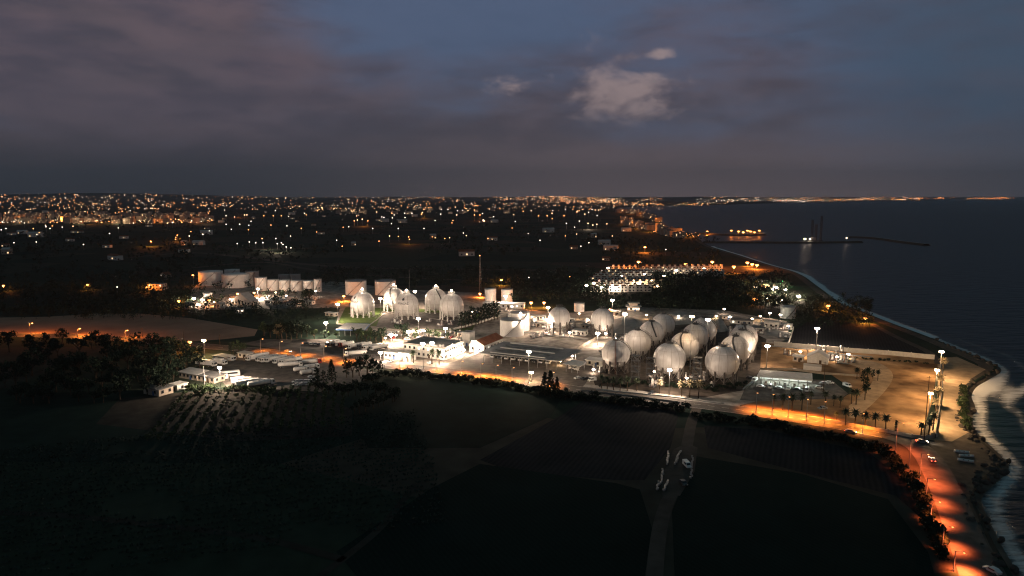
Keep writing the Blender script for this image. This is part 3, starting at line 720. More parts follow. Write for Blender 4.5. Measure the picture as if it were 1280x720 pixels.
for k, (px, py, Rr, st, rs, lb) in enumerate([
    (769.8, 441.6, 8.0, -.6, -1.75, 'white gas sphere with a red riser pipe, nearest of the left row'), (796.9, 428.7, 8.3, -.5, None, 'white gas sphere second from the front in the left row'),
    (814.5, 416.5, 8.2, -1.9, None, 'white gas sphere third from the front in the left row'), (828.5, 406.5, 8.2, -.4, None, 'white gas sphere farthest back in the left row'),
    (836.9, 448.0, 8.8, 0.4, None, 'white gas sphere nearest of the middle row, behind the lit lamp'), (855.6, 433.2, 8.6, -2.4, None, 'white gas sphere second from the front in the middle row'),
    (869.0, 421.0, 8.4, -.3, None, 'white gas sphere third from the front in the middle row'), (880.0, 412.0, 8.4, -.9, None, 'white gas sphere farthest back in the middle row'),
    (902.6, 452.4, 9.0, .3, None, 'white gas sphere nearest of the right row, largest in view'), (918.8, 437.6, 8.6, -2.3, None, 'white gas sphere second from the front in the right row'),
    (926.5, 429.0, 8.4, -.2, None, 'white gas sphere third in the right row, mostly hidden'), (930.0, 422.0, 8.4, -1.9, None, 'white gas sphere farthest back in the right row')]):
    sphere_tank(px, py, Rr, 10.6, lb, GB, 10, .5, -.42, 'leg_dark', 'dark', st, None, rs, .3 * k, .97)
GM = 'two lone spheres in the middle'
sphere_tank(699.2, 396.8, 8.0, 11.2, 'white sphere tank glaring on its left side, left of the lone two', GM, 9, .55, -.3, 'leg_dark', 'dark', .5, None, None, .2)
sphere_tank(753.0, 399.6, 8.4, 11.2, 'white sphere tank on dark legs, right of the lone two', GM, 9, .55, -.3, 'leg_dark', 'dark', .3, None, None, .5)
GS = 'spheres on white columns'
for k, (px, py, Rr, tx, st, lb) in enumerate([
    (453.2, 378.6, 9.6, math.radians(-128), None, 'leftmost white sphere on white columns, dark letters on its left side'), (492.4, 372.0, 9.2, None, -2.1, 'shaded white sphere on columns behind the lettered middle one'),
    (508.3, 380.5, 9.7, math.radians(-100), None, 'middle white sphere on white columns with dark letters facing front'), (545.0, 374.0, 9.4, None, -1.4, 'white sphere on columns partly behind the rightmost one'),
    (564.5, 381.5, 9.7, None, None, 'rightmost white sphere on white columns, bare of letters')]):
    sphere_tank(px, py, Rr, 11.1, lb, GS, 12, .46, 0.0, 'steel_white', 'lamp', st, tx, None, .26 * k, .985)
# stair towers between the spheres of the cluster
for x, y, hh, lb in ((794, 478, 17, 'dark steel stair tower beside the nearest left sphere'), (871, 481, 15, 'dark steel stair tower between the nearest middle and right spheres'), (813, 474, 12, 'low dark steel stair tower left of the nearest middle sphere')):
    p = G(x, y); t = thing('stair_tower', lb, 'stair tower', p, YAW); mb = MB()
    for sx in (-2, 2):
        for sy in (-1.4, 1.4): mb.cyl((sx, sy, 0), (sx, sy, hh), .16, .16, 6)
    mb.build('frame', M['dark_metal'], t)
    n = int(hh / 3)
    for i in range(n):
        z = i * 3.0
        mb = MB(); sg = 1 if i % 2 else -1
        mb.slab([(-1.7 * sg, -1.2, z), (1.7 * sg, -1.2, z + 3), (1.7 * sg, 1.2, z + 3), (-1.7 * sg, 1.2, z)][::sg], .2); mb.build('flight', M['dark_metal'], t)
        mb = MB(); mb.box((0, 0, z + 2.9), 4.3, 3.1, .14); mb.build('landing', M['dark_metal'], t)
# ------------------------------------------------------------------ cylindrical tanks
def tank(px0, px1, ytop, ybot, label, group, mat='cream', roof='cone', dark_band=False, stair=True, yaw=0.0):
    px = (px0 + px1) / 2; g = G(px, ybot); m = px_m(g); Rr = (px1 - px0) / 2 * m; c = g + Vector((0, Rr * .98, 0)); h = top_z(g, ytop)
    Rr *= (c.y / g.y)
    t = thing('storage_tank', label, 'storage tank', (c.x, c.y, 0), yaw, group)
    mb = MB(); mb.lathe([(Rr, 0), (Rr, h)], 40)
    for k in range(1, 4): mb.lathe([(Rr + .02, h * k / 4 - .06), (Rr + .07, h * k / 4), (Rr + .02, h * k / 4 + .06)], 40)
    mb.build('shell', M[mat], t)
    mb = MB(); mb.lathe([(Rr + .12, h - .15), (Rr + .12, h + .12), (Rr * .5, h + .12 + (Rr * .06 if roof == 'cone' else -.6)), (.01, h + .12 + (Rr * .11 if roof == 'cone' else -.6))], 40); mb.build('roof', M['grey_tank' if roof != 'cone' else mat], t)
    mb = MB(); n = 28
    for i in range(n):
        a, a2 = 2 * math.pi * i / n, 2 * math.pi * (i + 1) / n
        mb.cyl((Rr * math.cos(a), Rr * math.sin(a), h + 1.1), (Rr * math.cos(a2), Rr * math.sin(a2), h + 1.1), .05, .05, 4, False); mb.cyl((Rr * math.cos(a), Rr * math.sin(a), h), (Rr * math.cos(a), Rr * math.sin(a), h + 1.1), .05, .05, 4, False)
    mb.build('railing', M['grey_metal'], t)
    if stair:
        mb = MB(); n = 16; a0 = math.radians(-125); sw = min(1.4, h * 1.2 / Rr)
        for i in range(n):
            a, a2 = a0 + sw * i / n, a0 + sw * (i + 1) / n; z, z2 = h * i / n, h * (i + 1) / n
            for r0, r1 in ((Rr + .05, Rr + .95),):
                mb.slab([(r0 * math.cos(a), r0 * math.sin(a), z + .25), (r1 * math.cos(a), r1 * math.sin(a), z + .25), (r1 * math.cos(a2), r1 * math.sin(a2), z2 + .25), (r0 * math.cos(a2), r0 * math.sin(a2), z2 + .25)], .25)
            mb.cyl(((Rr + .95) * math.cos(a), (Rr + .95) * math.sin(a), z + 1.2), ((Rr + .95) * math.cos(a2), (Rr + .95) * math.sin(a2), z2 + 1.2), .05, .05, 4, False)
        mb.build('stairway', M['dark_metal'], t)
    return t, Rr, h
GT = 'storage tanks of the far tank farm'
tank(243.5, 272.3, 341, 357.6, 'leftmost wide pale storage tank of the tank farm', GT)
tank(272.4, 305.8, 344.6, 360.4, 'widest pale storage tank, in front of the grey one', GT)
tank(305, 321, 340.6, 358, 'tall dull grey storage tank behind the widest one', GT, 'grey_tank')
tank(278, 296, 338.2, 350, 'small pale tank peeping out behind the widest one', GT)
tank(316.8, 331.5, 348, 364, 'pale tank at the left end of the row, right behind the bright lamp', GT)
for k, (a, c_, y0, y1, lb) in enumerate([(332, 346.4, 350.6, 364, 'second'), (347, 361, 351, 364.2, 'third'), (361.5, 376, 351.6, 364.4, 'fourth'), (377, 391.5, 352, 364.6, 'fifth'), (391.6, 401, 350, 365, 'sixth')]):
    tank(a, c_, y0, y1, f'small pale tank with a stairway, {lb} from the left in the row', GT)
tank(346, 361, 344.5, 357, 'small grey tank behind the row, left of two', GT, 'grey_tank', stair=False); tank(362, 374, 344, 357, 'small grey tank behind the row, right of two', GT, 'grey_tank', stair=False)
tank(429.3, 455.3, 352.4, 369.4, 'open topped cream tank above the leftmost sphere', 'two cream tanks behind the spheres', 'cream', 'open'); tank(466.6, 492.6, 352.4, 369.6, 'open topped cream tank behind the shaded sphere', 'two cream tanks behind the spheres', 'cream', 'open')
tank(605.6, 620, 362.4, 378, 'slim white tank on the long white building, left of the pair', 'pair of slim white tanks', 'steel_white', stair=False); tank(626.5, 641, 363, 378, 'slim white tank on the long white building, right of the pair', 'pair of slim white tanks', 'steel_white', stair=False)
for (a, c_, y0, y1, lb) in ((625, 655, 401.5, 421.5, 'big white tank in front with wall lamps at its rim'), (637.5, 662, 392.3, 414.5, 'big white tank standing behind the one with wall lamps')):
    t, Rr, h = tank(a, c_, y0, y1, lb, 'two big white tanks by the dark canopies', 'steel_white', 'open')
    for az in ((-1.3, -.55) if a == 625 else (-1.5, )):
        p = Vector(((Rr + .6) * math.cos(az), (Rr + .6) * math.sin(az), h - .8 if a == 625 else h + .8)); mb = MB(); mb.ball(p, .55, 8, 6); mb.build('wall_lamp', M['lamp_white'], t); light('lamp_light', t, p + Vector((.8 * math.cos(az), .8 * math.sin(az), -.9)), 1500, WHITE)
tank(718, 731, 380.5, 390, 'small white tank between the two lone spheres', None, 'steel_white', stair=False)
tank(252.5, 263, 367.5, 377, 'small white drum tank in the yard below the widest tank', None, 'steel_white', stair=False)
tank(979, 997, 384.5, 399, 'dull bluish tank standing alone in the dark beyond the terminal', None, 'blue_tank', stair=True)
# ------------------------------------------------------------------ buildings: corner px, lu along U (right), lv along V (back)
def bldg(px, py, lu, lv, h, label, wall='plaster', roof='roof_grey', kind='flat', wins=(0, 0, 0), name='building', cat='building', lit=0.0, yaw=YAW, door=True, group=None, overhang=.5):
    g = G(px, py); t = thing(name, label, cat, g, yaw, group)
    x0, x1 = (0, lu) if lu > 0 else (lu, 0); cx = (x0 + x1) / 2; W_ = x1 - x0
    mb = MB(); mb.box((cx, lv / 2, 0), W_, lv, h)
    if kind == 'gable':
        mb.add([(x0, 0, h), (x1, 0, h), (cx, 0, h + W_ * .28), (x0, lv, h), (x1, lv, h), (cx, lv, h + W_ * .28)], [(0, 1, 2), (4, 3, 5)])
    mb.build('wall', M[wall], t)
    mb = MB()
    if kind == 'flat':
        o = overhang; mb.box((cx, lv / 2, h + .01), W_ + 2 * o, lv + 2 * o, .3)
        if o < .3:
            for sx, sy, a, b in ((cx, .12, W_ + .1, .25), (cx, lv - .12, W_ + .1, .25), (x0 + .12, lv / 2, .25, lv - .6), (x1 - .12, lv / 2, .25, lv - .6)): mb.box((sx, sy, h + .32), a, b, .6)
    elif kind == 'gable':
        r = W_ * .28; o = .5
        for s, xe in ((-1, x0), (1, x1)):
            e = xe + s * o; ze = h - o * .56 + .12
            c4 = [(e, -o, ze), (cx, -o, h + r + .12), (cx, lv + o, h + r + .12), (e, lv + o, ze)]
            if s > 0: c4 = c4[::-1]
            mb.slab(c4, .14)
    elif kind == 'shed':
        mb.slab([(x0 - .4, -.5, h + .15), (x1 + .4, -.5, h + .15), (x1 + .4, lv + .5, h + lv * .13 + .15), (x0 - .4, lv + .5, h + lv * .13 + .15)], .14)
    mb.build('roof', M[roof], t)
    floors, nf, ns = wins
    if floors:
        fh = h / floors
        wm = MB(); wm.box((0, 0, 0), 1.3, .1, min(1.5, fh * .45)); fm = MB(); fm.box((0, .02, -.12), 1.6, .08, min(1.5, fh * .45) + .24)
        meG = wm.mesh('window', M['glass']); meL = wm.mesh('window', M['win_white']); meF = fm.mesh('frame', M['concrete'])
        for fl in range(floors):
            z = fl * fh + fh * .36
            for i in range(nf):
                x = x0 + W_ * (i + .5) / nf
                w = place(meL if RND.random() < lit else meG, 'window', t, (x, -.06, z)); place(meF, 'frame', w)
            for i in range(ns):
                y = lv * (i + .5) / ns; xx = x1 + .06
                w = place(meL if RND.random() < lit else meG, 'window', t, (xx, y, z), math.pi / 2); place(meF, 'frame', w)
    if door:
        mb = MB(); mb.box((cx + W_ * .13, -.07, 0.02), 1.3, .1, 2.2); d = mb.build('door', M['blue_paint' if RND.random() < .4 else 'bark'], t)
    return t
bldg(556, 450.5, -31, 23, 7.2, 'two storey pale office with rows of windows and a flat roof', 'plaster', 'concrete', 'flat', (2, 9, 9), 'office_building', 'building', .12, overhang=.15)
# rooftop plant of the office
p = G(552, 441) ; 
for x, y, w, lb in ((536, 432, 3.0, 'boxy plant unit on the office roof, left one'), (552, 433, 2.4, 'boxy plant unit on the office roof, right one')):
    q = G(x, y, 7.9); t = thing('roof_unit', lb, 'roof unit', (q.x, q.y, 7.55), YAW); mb = MB(); mb.box((0, 0, 0), w, 2, 1.5); mb.build('casing', M['roof_pale'], t); mb = MB(); mb.cyl((0, 0, 1.5), (0, 0, 1.8), .7, .7, 12); mb.build('fan', M['dark_metal'], t)
bldg(500, 450.5, -12, 7, 4.2, 'small white shop glaring under its lamps left of the office', 'plaster', 'roof_pale', 'flat', (1, 4, 2), 'shop', 'shop', .7)
bldg(513, 452.5, -5, 6, 5.0, 'narrow white kiosk between the small shop and the office', 'plaster', 'roof_pale', 'shed', (1, 1, 1), 'kiosk', 'kiosk', .4)
bldg(604.5, 442, -10.5, 26, 5.4, 'white gable house with a long red tiled roof', 'plaster', 'roof_tile', 'gable', (1, 2, 6), 'house', 'house', .1)
bldg(587, 433, -6, 7, 8.5, 'blank white block behind the red roofed house', 'plaster', 'roof_pale', 'flat', (0, 0, 0), 'tower_block', 'building', 0, overhang=.1)
bldg(655, 386, -37, 9, 4.2, 'long low white building under the slim pair of tanks', 'plaster', 'roof_pale', 'flat', (1, 9, 2), 'warehouse', 'building', .15, yaw=math.radians(-6))
bldg(731, 420.5, -10, 6, 3.6, 'small bright white hut at the foot of the left lone sphere', 'plaster', 'roof_pale', 'flat', (1, 3, 1), 'hut', 'hut', 0)
t = bldg(799.5, 389.5, -10.5, 8, 4.2, 'two tier control house with overhanging flat roof and warm windows', 'plaster_b', 'roof_pale', 'flat', (1, 5, 3), 'control_house', 'building', .5, overhang=1.3, yaw=math.radians(-8))
mb = MB(); mb.box((-5.2, 4, 4.33), 7, 5, 2.6); mb.box((-5.2, 4, 6.94), 10.5, 8, .3); mb.build('upper_tier', M['plaster_b'], t)
bldg(973, 411.5, -10.5, 7, 4.6, 'pale boxy plant house behind the right sphere row', 'plaster', 'roof_pale', 'flat', (1, 3, 1), 'plant_house', 'building', 0, overhang=.2)
bldg(940, 407, -16, 6, 3.2, 'low white shed right behind the farthest right sphere', 'plaster', 'roof_grey', 'flat', (1, 4, 1), 'plant_house', 'building', .2, overhang=.2)
bldg(990, 412, -6, 5, 3.0, 'small white pump hut right of the pale plant house', 'plaster', 'roof_pale', 'flat', (1, 1, 1), 'pump_hut', 'hut', 0, overhang=.2)
bldg(1035, 456, -11.5, 8.5, 4.0, 'open gable shed with pale sheet roof beside the long white wall', 'plaster', 'roof_pale', 'gable', (0, 0, 0), 'shed', 'shed', 0)
bldg(1026.5, 464.5, -9.5, 2.2, 2.6, 'long white container in front of the gable shed', 'steel_white', 'roof_pale', 'flat', (1, 0, 0), 'container', 'container', 0, overhang=.05, door=False)
bldg(1004, 453, -6, 5, 3.2, 'small cluttered workshop left of the gable shed', 'plaster_b', 'roof_pale', 'flat', (1, 2, 1), 'workshop', 'hut', 0)
bldg(313, 383, -24, 9, 4.6, 'largest white hall in the tank farm yard', 'plaster', 'roof_pale', 'gable', (1, 6, 2), 'hall', 'building', 0)
bldg(275, 385, -8, 6, 3.6, 'small white hut left of the largest hall in the tank farm', 'plaster', 'roof_pale', 'flat', (1, 2, 1), 'hut', 'hut', 0)
bldg(257, 379, -7, 6, 3.2, 'small white hut beside the white drum tank', 'plaster', 'roof_pale', 'gable', (1, 2, 1), 'hut', 'hut', .2)
bldg(340, 381, -9, 6, 3.4, 'low white pump house right of the largest hall', 'plaster', 'roof_pale', 'flat', (1, 2, 1), 'pump_house', 'building', .1)
bldg(370, 384, -12, 7, 3.4, 'low pale store at the right end of the tank farm yard', 'plaster', 'roof_grey', 'flat', (1, 3, 1), 'store', 'building', .1)
bldg(236, 387, -9, 6, 3.6, 'orange lit hut at the far left of the tank farm yard', 'plaster_b', 'roof_grey', 'gable', (1, 2, 1), 'hut', 'hut', .5)
bldg(203, 363, -16, 9, 6.5, 'lone house with an orange glowing front left of the tank farm', 'plaster_b', 'roof_grey', 'flat', (2, 4, 2), 'house', 'house', .1, yaw=math.radians(-5))
bldg(207, 347, -10, 8, 3.5, 'small orange lit cottage behind the glowing lone house', 'plaster_b', 'roof_tile', 'gable', (1, 3, 1), 'cottage', 'house', .2)
bldg(199, 496, -12, 8, 3.4, 'small pale house with two dark windows at the dark grove edge', 'plaster_b', 'roof_grey', 'flat', (1, 2, 2), 'house', 'house', 0)
bldg(222, 489, -6, 6, 3.0, 'low lit annex right of the pale house with two windows', 'plaster', 'roof_pale', 'flat', (1, 1, 1), 'annex', 'house', 0)
bldg(247, 476, -15, 7, 3.2, 'long low sand coloured shed left of the truck park', 'plaster_b', 'roof_pale', 'shed', (1, 5, 1), 'shed', 'shed', 0)
bldg(268, 479.5, -13, 7, 3.0, 'low shed with a brownish roof in front of the truck park', 'plaster_b', 'roof_grey', 'shed', (1, 4, 2), 'shed', 'shed', 0)
bldg(281, 453, -10, 6, 3.0, 'low hut with sheet roof at the back left of the truck park', 'plaster_b', 'roof_pale', 'flat', (1, 3, 1), 'hut', 'hut', 0)
bldg(309, 448.5, -8, 5, 3.0, 'small white gatehouse by the brown field tip', 'plaster', 'roof_pale', 'flat', (1, 2, 1), 'gatehouse', 'hut', .2)
bldg(700, 404, -9, 5, 2.8, 'low pale hut behind the left lone sphere', 'plaster', 'roof_pale', 'flat', (1, 2, 0), 'hut', 'hut', 0)
bldg(679, 400, -12, 5, 3.0, 'long pale store behind the big white tanks', 'plaster', 'roof_grey', 'flat', (1, 3, 1), 'store', 'building', .2)
bldg(741, 412, -9, 5, 3.0, 'low store between the two lone spheres', 'plaster_b', 'roof_grey', 'flat', (1, 3, 0), 'store', 'building', .2)
bldg(752, 459, -10, 7, 3.4, 'white hut with a dark doorway left of the nearest left sphere', 'plaster', 'roof_pale', 'flat', (1, 2, 1), 'hut', 'hut', 0)
for k, (x, y, lu) in enumerate(((418, 396, -10), (600, 392, -8), (655, 397, -8), (676, 409, -7), (716, 404, -8), (775, 395, -9), (915, 400, -8), (955, 416, -8), (545, 424, -8), (578, 421, -7), (390, 381, -8), (300, 392, -7))):
    bldg(x, y, lu, 4.5, 2.8 + .3 * (k % 3), 'small pale service hut among the plant', 'plaster' if k % 3 else 'plaster_b', ('roof_pale', 'roof_grey')[k % 2], 'flat', (1, 2, 1), 'service_hut', 'hut', .15, group='service huts of the terminal')
# ------------------------------------------------------------------ canopies on posts
def canopy(c4px, z, label, roof, fascia, name='canopy', nposts=5, strips=0, parent_extra=None, th=.5):
    P4 = [G(x, y, z) for x, y in c4px]          # left-front, right-front, right-back, left-back
    c = sum(P4, Vector()) / 4; c.z = 0; t = thing(name, label, 'canopy', c)
    L4 = [p - c for p in P4]
    mb = MB(); mb.slab(L4, .18); r = mb.build('roof', M[roof], t)
    mb = MB()
    for i in range(4):
        a, b = L4[i], L4[(i + 1) % 4]; d = Vector((b.y - a.y, a.x - b.x, 0)).normalized() * .06
        mb.slab([a + d + Vector((0, 0, .1)), b + d + Vector((0, 0, .1)), b - d + Vector((0, 0, .1)), a - d + Vector((0, 0, .1))][::-1], th)
    mb.build('fascia', M[fascia], t)
    if strips:
        for k in range(strips):
            v = (k + .5) / strips; a = L4[0].lerp(L4[3], v); b = L4[1].lerp(L4[2], v); a, b = a.lerp(b, .12), a.lerp(b, .80); w = (L4[3] - L4[0]).normalized() * .55; u = Vector((0, 0, .5))
            mb = MB(); mb.slab([a - w + u, b - w + u, b + w + u, a + w + u], .45); mb.build('ridge_vent', M['roof_pale' if k % 2 == 0 else 'roof_dark'], t)
    pm_ = MB(); pm_.cyl((0, 0, 0), (0, 0, z - .15), .16, .16, 8); me = pm_.mesh('post', M['grey_metal'])
    for i in range(nposts):
        for e in (.06, .94):
            q = L4[0].lerp(L4[1], (i + .5) / nposts).lerp(L4[3].lerp(L4[2], (i + .5) / nposts), e); place(me, 'post', t, (q.x, q.y, 0))
    return t, L4, c
canopy([(598, 441), (699.5, 451.5), (727, 437.5), (630, 426.5)], 6, 'huge dark flat truck canopy with long roof vents', 'roof_grey', 'grey_metal', 'truck_canopy', 9, 5)
canopy([(703.5, 454.5), (725, 458), (734, 452.5), (716, 449.6)], 4.6, 'small pale fuel canopy right of the huge dark one', 'roof_pale', 'grey_metal', 'fuel_canopy', 3)
canopy([(419.5, 411.5), (455.5, 412.5), (462.5, 405), (433, 403.6)], 5, 'pale truck canopy with a blue edge on the lawn', 'roof_pale', 'blue_paint', 'truck_canopy', 5, th=.8)
t, L4, c = canopy([(946.5, 469.5), (1015.5, 475), (1015, 467), (950.5, 462.3)], 4.8, 'long white fuel station canopy glowing from below', 'roof_pale', 'steel_white', 'fuel_canopy', 6, th=.7)
bw = [L4[3].lerp(L4[0], .04), L4[2].lerp(L4[1], .04)]
mb = MB(); a, b = bw; mb.add([(a.x, a.y, 0), (b.x, b.y, 0), (b.x, b.y, 4.5), (a.x, a.y, 4.5)], [(0, 1, 2, 3)]); d = Vector((0, .3, 0)); mb.add([(a.x, a.y + .3, 0), (b.x, b.y + .3, 0), (b.x, b.y + .3, 4.5), (a.x, a.y + .3, 4.5)], [(3, 2, 1, 0)]); mb.build('back_wall', M['steel_white'], t)
for k in range(6):
    q = L4[0].lerp(L4[1], (k + .5) / 6).lerp(L4[3].lerp(L4[2], (k + .5) / 6), .5); mb = MB(); mb.box((q.x, q.y, 4.35), 3.2, .35, .12, YAW * .5); mb.build('tube_lamp', M['lamp_cool'], t)
    light('lamp_light', t, (q.x, q.y, 4.0), 1250, COOL, None, .5)
def pump(px, py, label):
    t = thing('fuel_pump', label, 'fuel pump', G(px, py), YAW); mb = MB(); mb.box((0, 0, 0), 2.4, 1, .16); mb.build('island', M['concrete'], t)
    mb = MB(); mb.box((0, 0, .16), 1.1, .55, 1.9, 0, .94); mb.build('body', M['steel_white'], t); mb = MB(); mb.box((0, -.29, 1.25), .7, .05, .45); mb.build('display', M['dark_metal'], t)
    for s in (-1, 1):
        mb = MB(); mb.cyl((s * .6, 0, 1.6), (s * .7, -.1, .5), .04, .04, 5); mb.cyl((s * .7, -.1, .5), (s * .58, -.2, 1.1), .04, .04, 5); mb.build('hose', M['rubber'], t)
for k in range(5): pump(957 + k * 12, 481 + k * 1.0, f"fuel pump under the long glowing canopy, {['first', 'second', 'third', 'fourth', 'fifth'][k]} from the left")
pump(712, 461, 'fuel pump under the small pale canopy, left one'); pump(722, 463, 'fuel pump under the small pale canopy, right one')
# ------------------------------------------------------------------ walls, kerbs, pipes, mounds
def wall(pxs, h, w, label, mat='plaster', name='perimeter_wall', cat='wall', posts=False):
    ln = [G(x, y) for x, y in pxs]; t = thing(name, label, cat, ln[0])
    mb = MB(); a = offset(ln, w / 2); b = offset(ln, -w / 2); n = len(ln); o = ln[0]
    vs = [q - o + Vector((0, 0, z)) for z in (0, h) for q in a] + [q - o + Vector((0, 0, z)) for z in (0, h) for q in b]
    fs = []
    for i in range(n - 1):
        fs += [(i, i + 1, n + i + 1, n + i)[::-1], (2 * n + i, 2 * n + i + 1, 3 * n + i + 1, 3 * n + i), (n + i, n + i + 1, 3 * n + i + 1, 3 * n + i)[::-1]]
    fs += [(0, n, 3 * n, 2 * n)[::-1], (n - 1, 2 * n - 1, 4 * n - 1, 3 * n - 1)]
    mb.add(vs, fs); mb.build('panel', M[mat], t)
    if posts:
        pb = MB(); pb.box((0, 0, 0), w + .25, w + .25, h + .35); me = pb.mesh('pillar', M[mat]); 
        for i in range(n - 1):
            L_ = (ln[i + 1] - ln[i]).length; k = max(1, int(L_ / 9))
            for j in range(k): q = ln[i].lerp(ln[i + 1], j / k) - o; place(me, 'pillar', t, q, YAW)
    return t
wall([(968, 432.5), (1010, 436), (1060, 440.5), (1110, 444), (1168, 449.5)], 3.0, .35, 'long white perimeter wall between the scrub plot and the yard', posts=True)
wall([(1010, 523.5), (1060, 532.5), (1110, 541.5), (1140, 547.5), (1158, 549), (1172, 546)], 1.5, .35, 'sand coloured wall curving along the road by the palms', 'plaster_b', posts=True)
wall([(1169, 548), (1174, 515), (1178, 490), (1178, 470), (1176, 452)], 2.2, .3, 'dark fence wall on the seaward edge of the dirt lot', 'dark_metal', 'boundary_fence', 'fence')
wall([(745, 487.5), (800, 493), (850, 498.5), (905, 506)], .8, .3, 'low white kerb wall in front of the sphere cluster', 'plaster')
wall([(726, 489), (790, 496.5), (850, 504.5)], 1.0, .12, 'thin roadside railing across from the sphere cluster', 'grey_metal', 'railing', 'railing')
wall([(952, 466.5), (975, 467.5)], 1.1, .3, 'short low wall behind the left end of the glowing canopy', 'plaster_b')
wall([(950, 462), (990, 462.8), (1030, 468), (1074, 471)], 1.2, .3, 'low wall between the dirt yard and the fuel station', 'plaster_b')
wall([(928, 488), (944, 475), (954, 463)], 1.0, .3, 'dark low wall right of the nearest right sphere', 'dark_metal')
wall([(985, 432), (988, 424), (992, 412)], 2.4, .3, 'pale wall end running back beside the scrub plot', 'plaster')
wall([(578, 450), (592, 444), (600, 441)], 1.4, .3, 'low white wall beside the yard of the dark canopies', 'plaster')
wall([(720, 439), (735, 430), (746, 424)], 2.0, .4, 'sand coloured slanting wall behind the fuel canopy', 'plaster_b')
wall([(566, 413), (600, 404), (625, 396)], 1.6, .35, 'white wall behind the row of dark trees', 'plaster')
wall([(436, 392), (470, 396), (478, 389.5), (500, 394), (528, 392)], .5, .5, 'low white pipe kerb around the columned spheres', 'concrete', 'kerb_wall', 'kerb')
wall([(458, 409.5), (470, 401), (481, 392)], .6, .8, 'white pipe trench slanting towards the columned spheres', 'concrete', 'pipe_trench', 'pipe trench')
wall([(590, 398), (576, 400), (556, 401), (536, 398)], .5, .5, 'low white kerb in front of the rightmost columned spheres', 'concrete', 'kerb_wall', 'kerb')
def pipes(pxa, pxb, n, z, label, r=.22, gap=.7):
    a, b = G(*pxa), G(*pxb); d = (b - a); L_ = d.length; t = thing('pipe_rack', label, 'pipe rack', a, math.atan2(d.y, d.x)); 
    for k in range(n):
        mb = MB(); mb.cyl((0, (k - n / 2) * gap, z), (L_, (k - n / 2) * gap, z), r, r, 7); mb.build('pipe', M['grey_tank' if k % 2 else 'grey_metal'], t)
    pb = MB(); w = n * gap + .5
    for s in (-1, 1): pb.cyl((0, s * w / 2, 0), (0, s * w / 2, z - r), .13, .13, 6)
    pb.box((0, 0, z - r - .2), .2, w, .2); me = pb.mesh('trestle', M['leg_concrete'])
    for k in range(int(L_ / 8) + 1): place(me, 'trestle', t, (min(L_, k * 8), 0, 0))
pipes((818, 474), (898, 396), 4, 3.2, 'rack of pipes running between the left and middle sphere rows')
pipes((880, 476), (925, 426), 4, 3.2, 'rack of pipes running between the middle and right sphere rows')
pipes((960, 436), (1014, 441), 3, 2.2, 'low rack of pipes along the long white wall')
pipes((664, 408), (740, 404), 4, 2.2, 'rack of pipes behind the left lone sphere')
pipes((1038, 445), (1090, 449), 3, 1.6, 'low pipe rack right of the gable shed')
pipes((655, 417), (735, 426), 3, 1.2, 'low pipe rack behind the huge dark canopy')
def mound(c4px, h, label):
    P4 = [G(x, y) for x, y in c4px]; c = sum(P4, Vector()) / 4; mb = MB(); n = 20; m = 12; vs = []; fs = []
    for j in range(m + 1):
        for i in range(n + 1):
            u, v = i / n, j / m; p = P4[0].lerp(P4[1], u).lerp(P4[3].lerp(P4[2], u), v) - c
            e = min(1, 3.2 * min(u, 1 - u)) ** .8 * math.sin(math.pi * v) ** .75
            vs.append((p.x, p.y, h * e * (.95 + .1 * noise.noise(p * .12)) - .05))
    for j in range(m):
        for i in range(n): a = j * (n + 1) + i; fs.append((a, a + 1, a + n + 2, a + n + 1))
    mb.add(vs, fs, True); o = mb.build('gravel_mound', M['mound'], None, c); tag(o, label, 'mound')
mound([(766, 417), (806, 420), (802, 400), (766, 398)], 5.5, 'long pale mound behind the right lone sphere')
mound([(838, 407), (884, 404), (858, 393), (824, 395)], 5.0, 'ridged pale mound behind the left sphere row')
mound([(896, 416), (912, 414), (902, 399), (890, 399)], 4.5, 'narrow pale mound behind the middle sphere row')
mound([(930, 414), (990, 424), (992, 416), (940, 408)], 1.6, 'low pale bank behind the right sphere row')
for k, (x, y, l_) in enumerate(((345, 377, 9), (352, 379, 8), (364, 376, 10))):      # bullet tanks in the tank farm
    t = thing('bullet_tank', f"horizontal white bullet tank in the tank farm yard, {['left', 'middle', 'right'][k]} of three", 'gas tank', G(x, y), math.radians(20 + 8 * k)); mb = MB()
    r = 1.6; mb.lathe([(.01, -l_ / 2 - 1.2), (1.1, -l_ / 2 - .8), (r, -l_ / 2), (r, l_ / 2), (1.1, l_ / 2 + .8), (.01, l_ / 2 + 1.2)], 18)
    s = mb.build('shell', M['steel_white'], t, (0, 0, 2.6)); s.rotation_euler = (0, math.pi / 2, 0)
    for e in (-.3, .3): mb = MB(); mb.box((e * l_, 0, 0), .6, 2.6, 1.6); mb.build('saddle', M['concrete'], t)

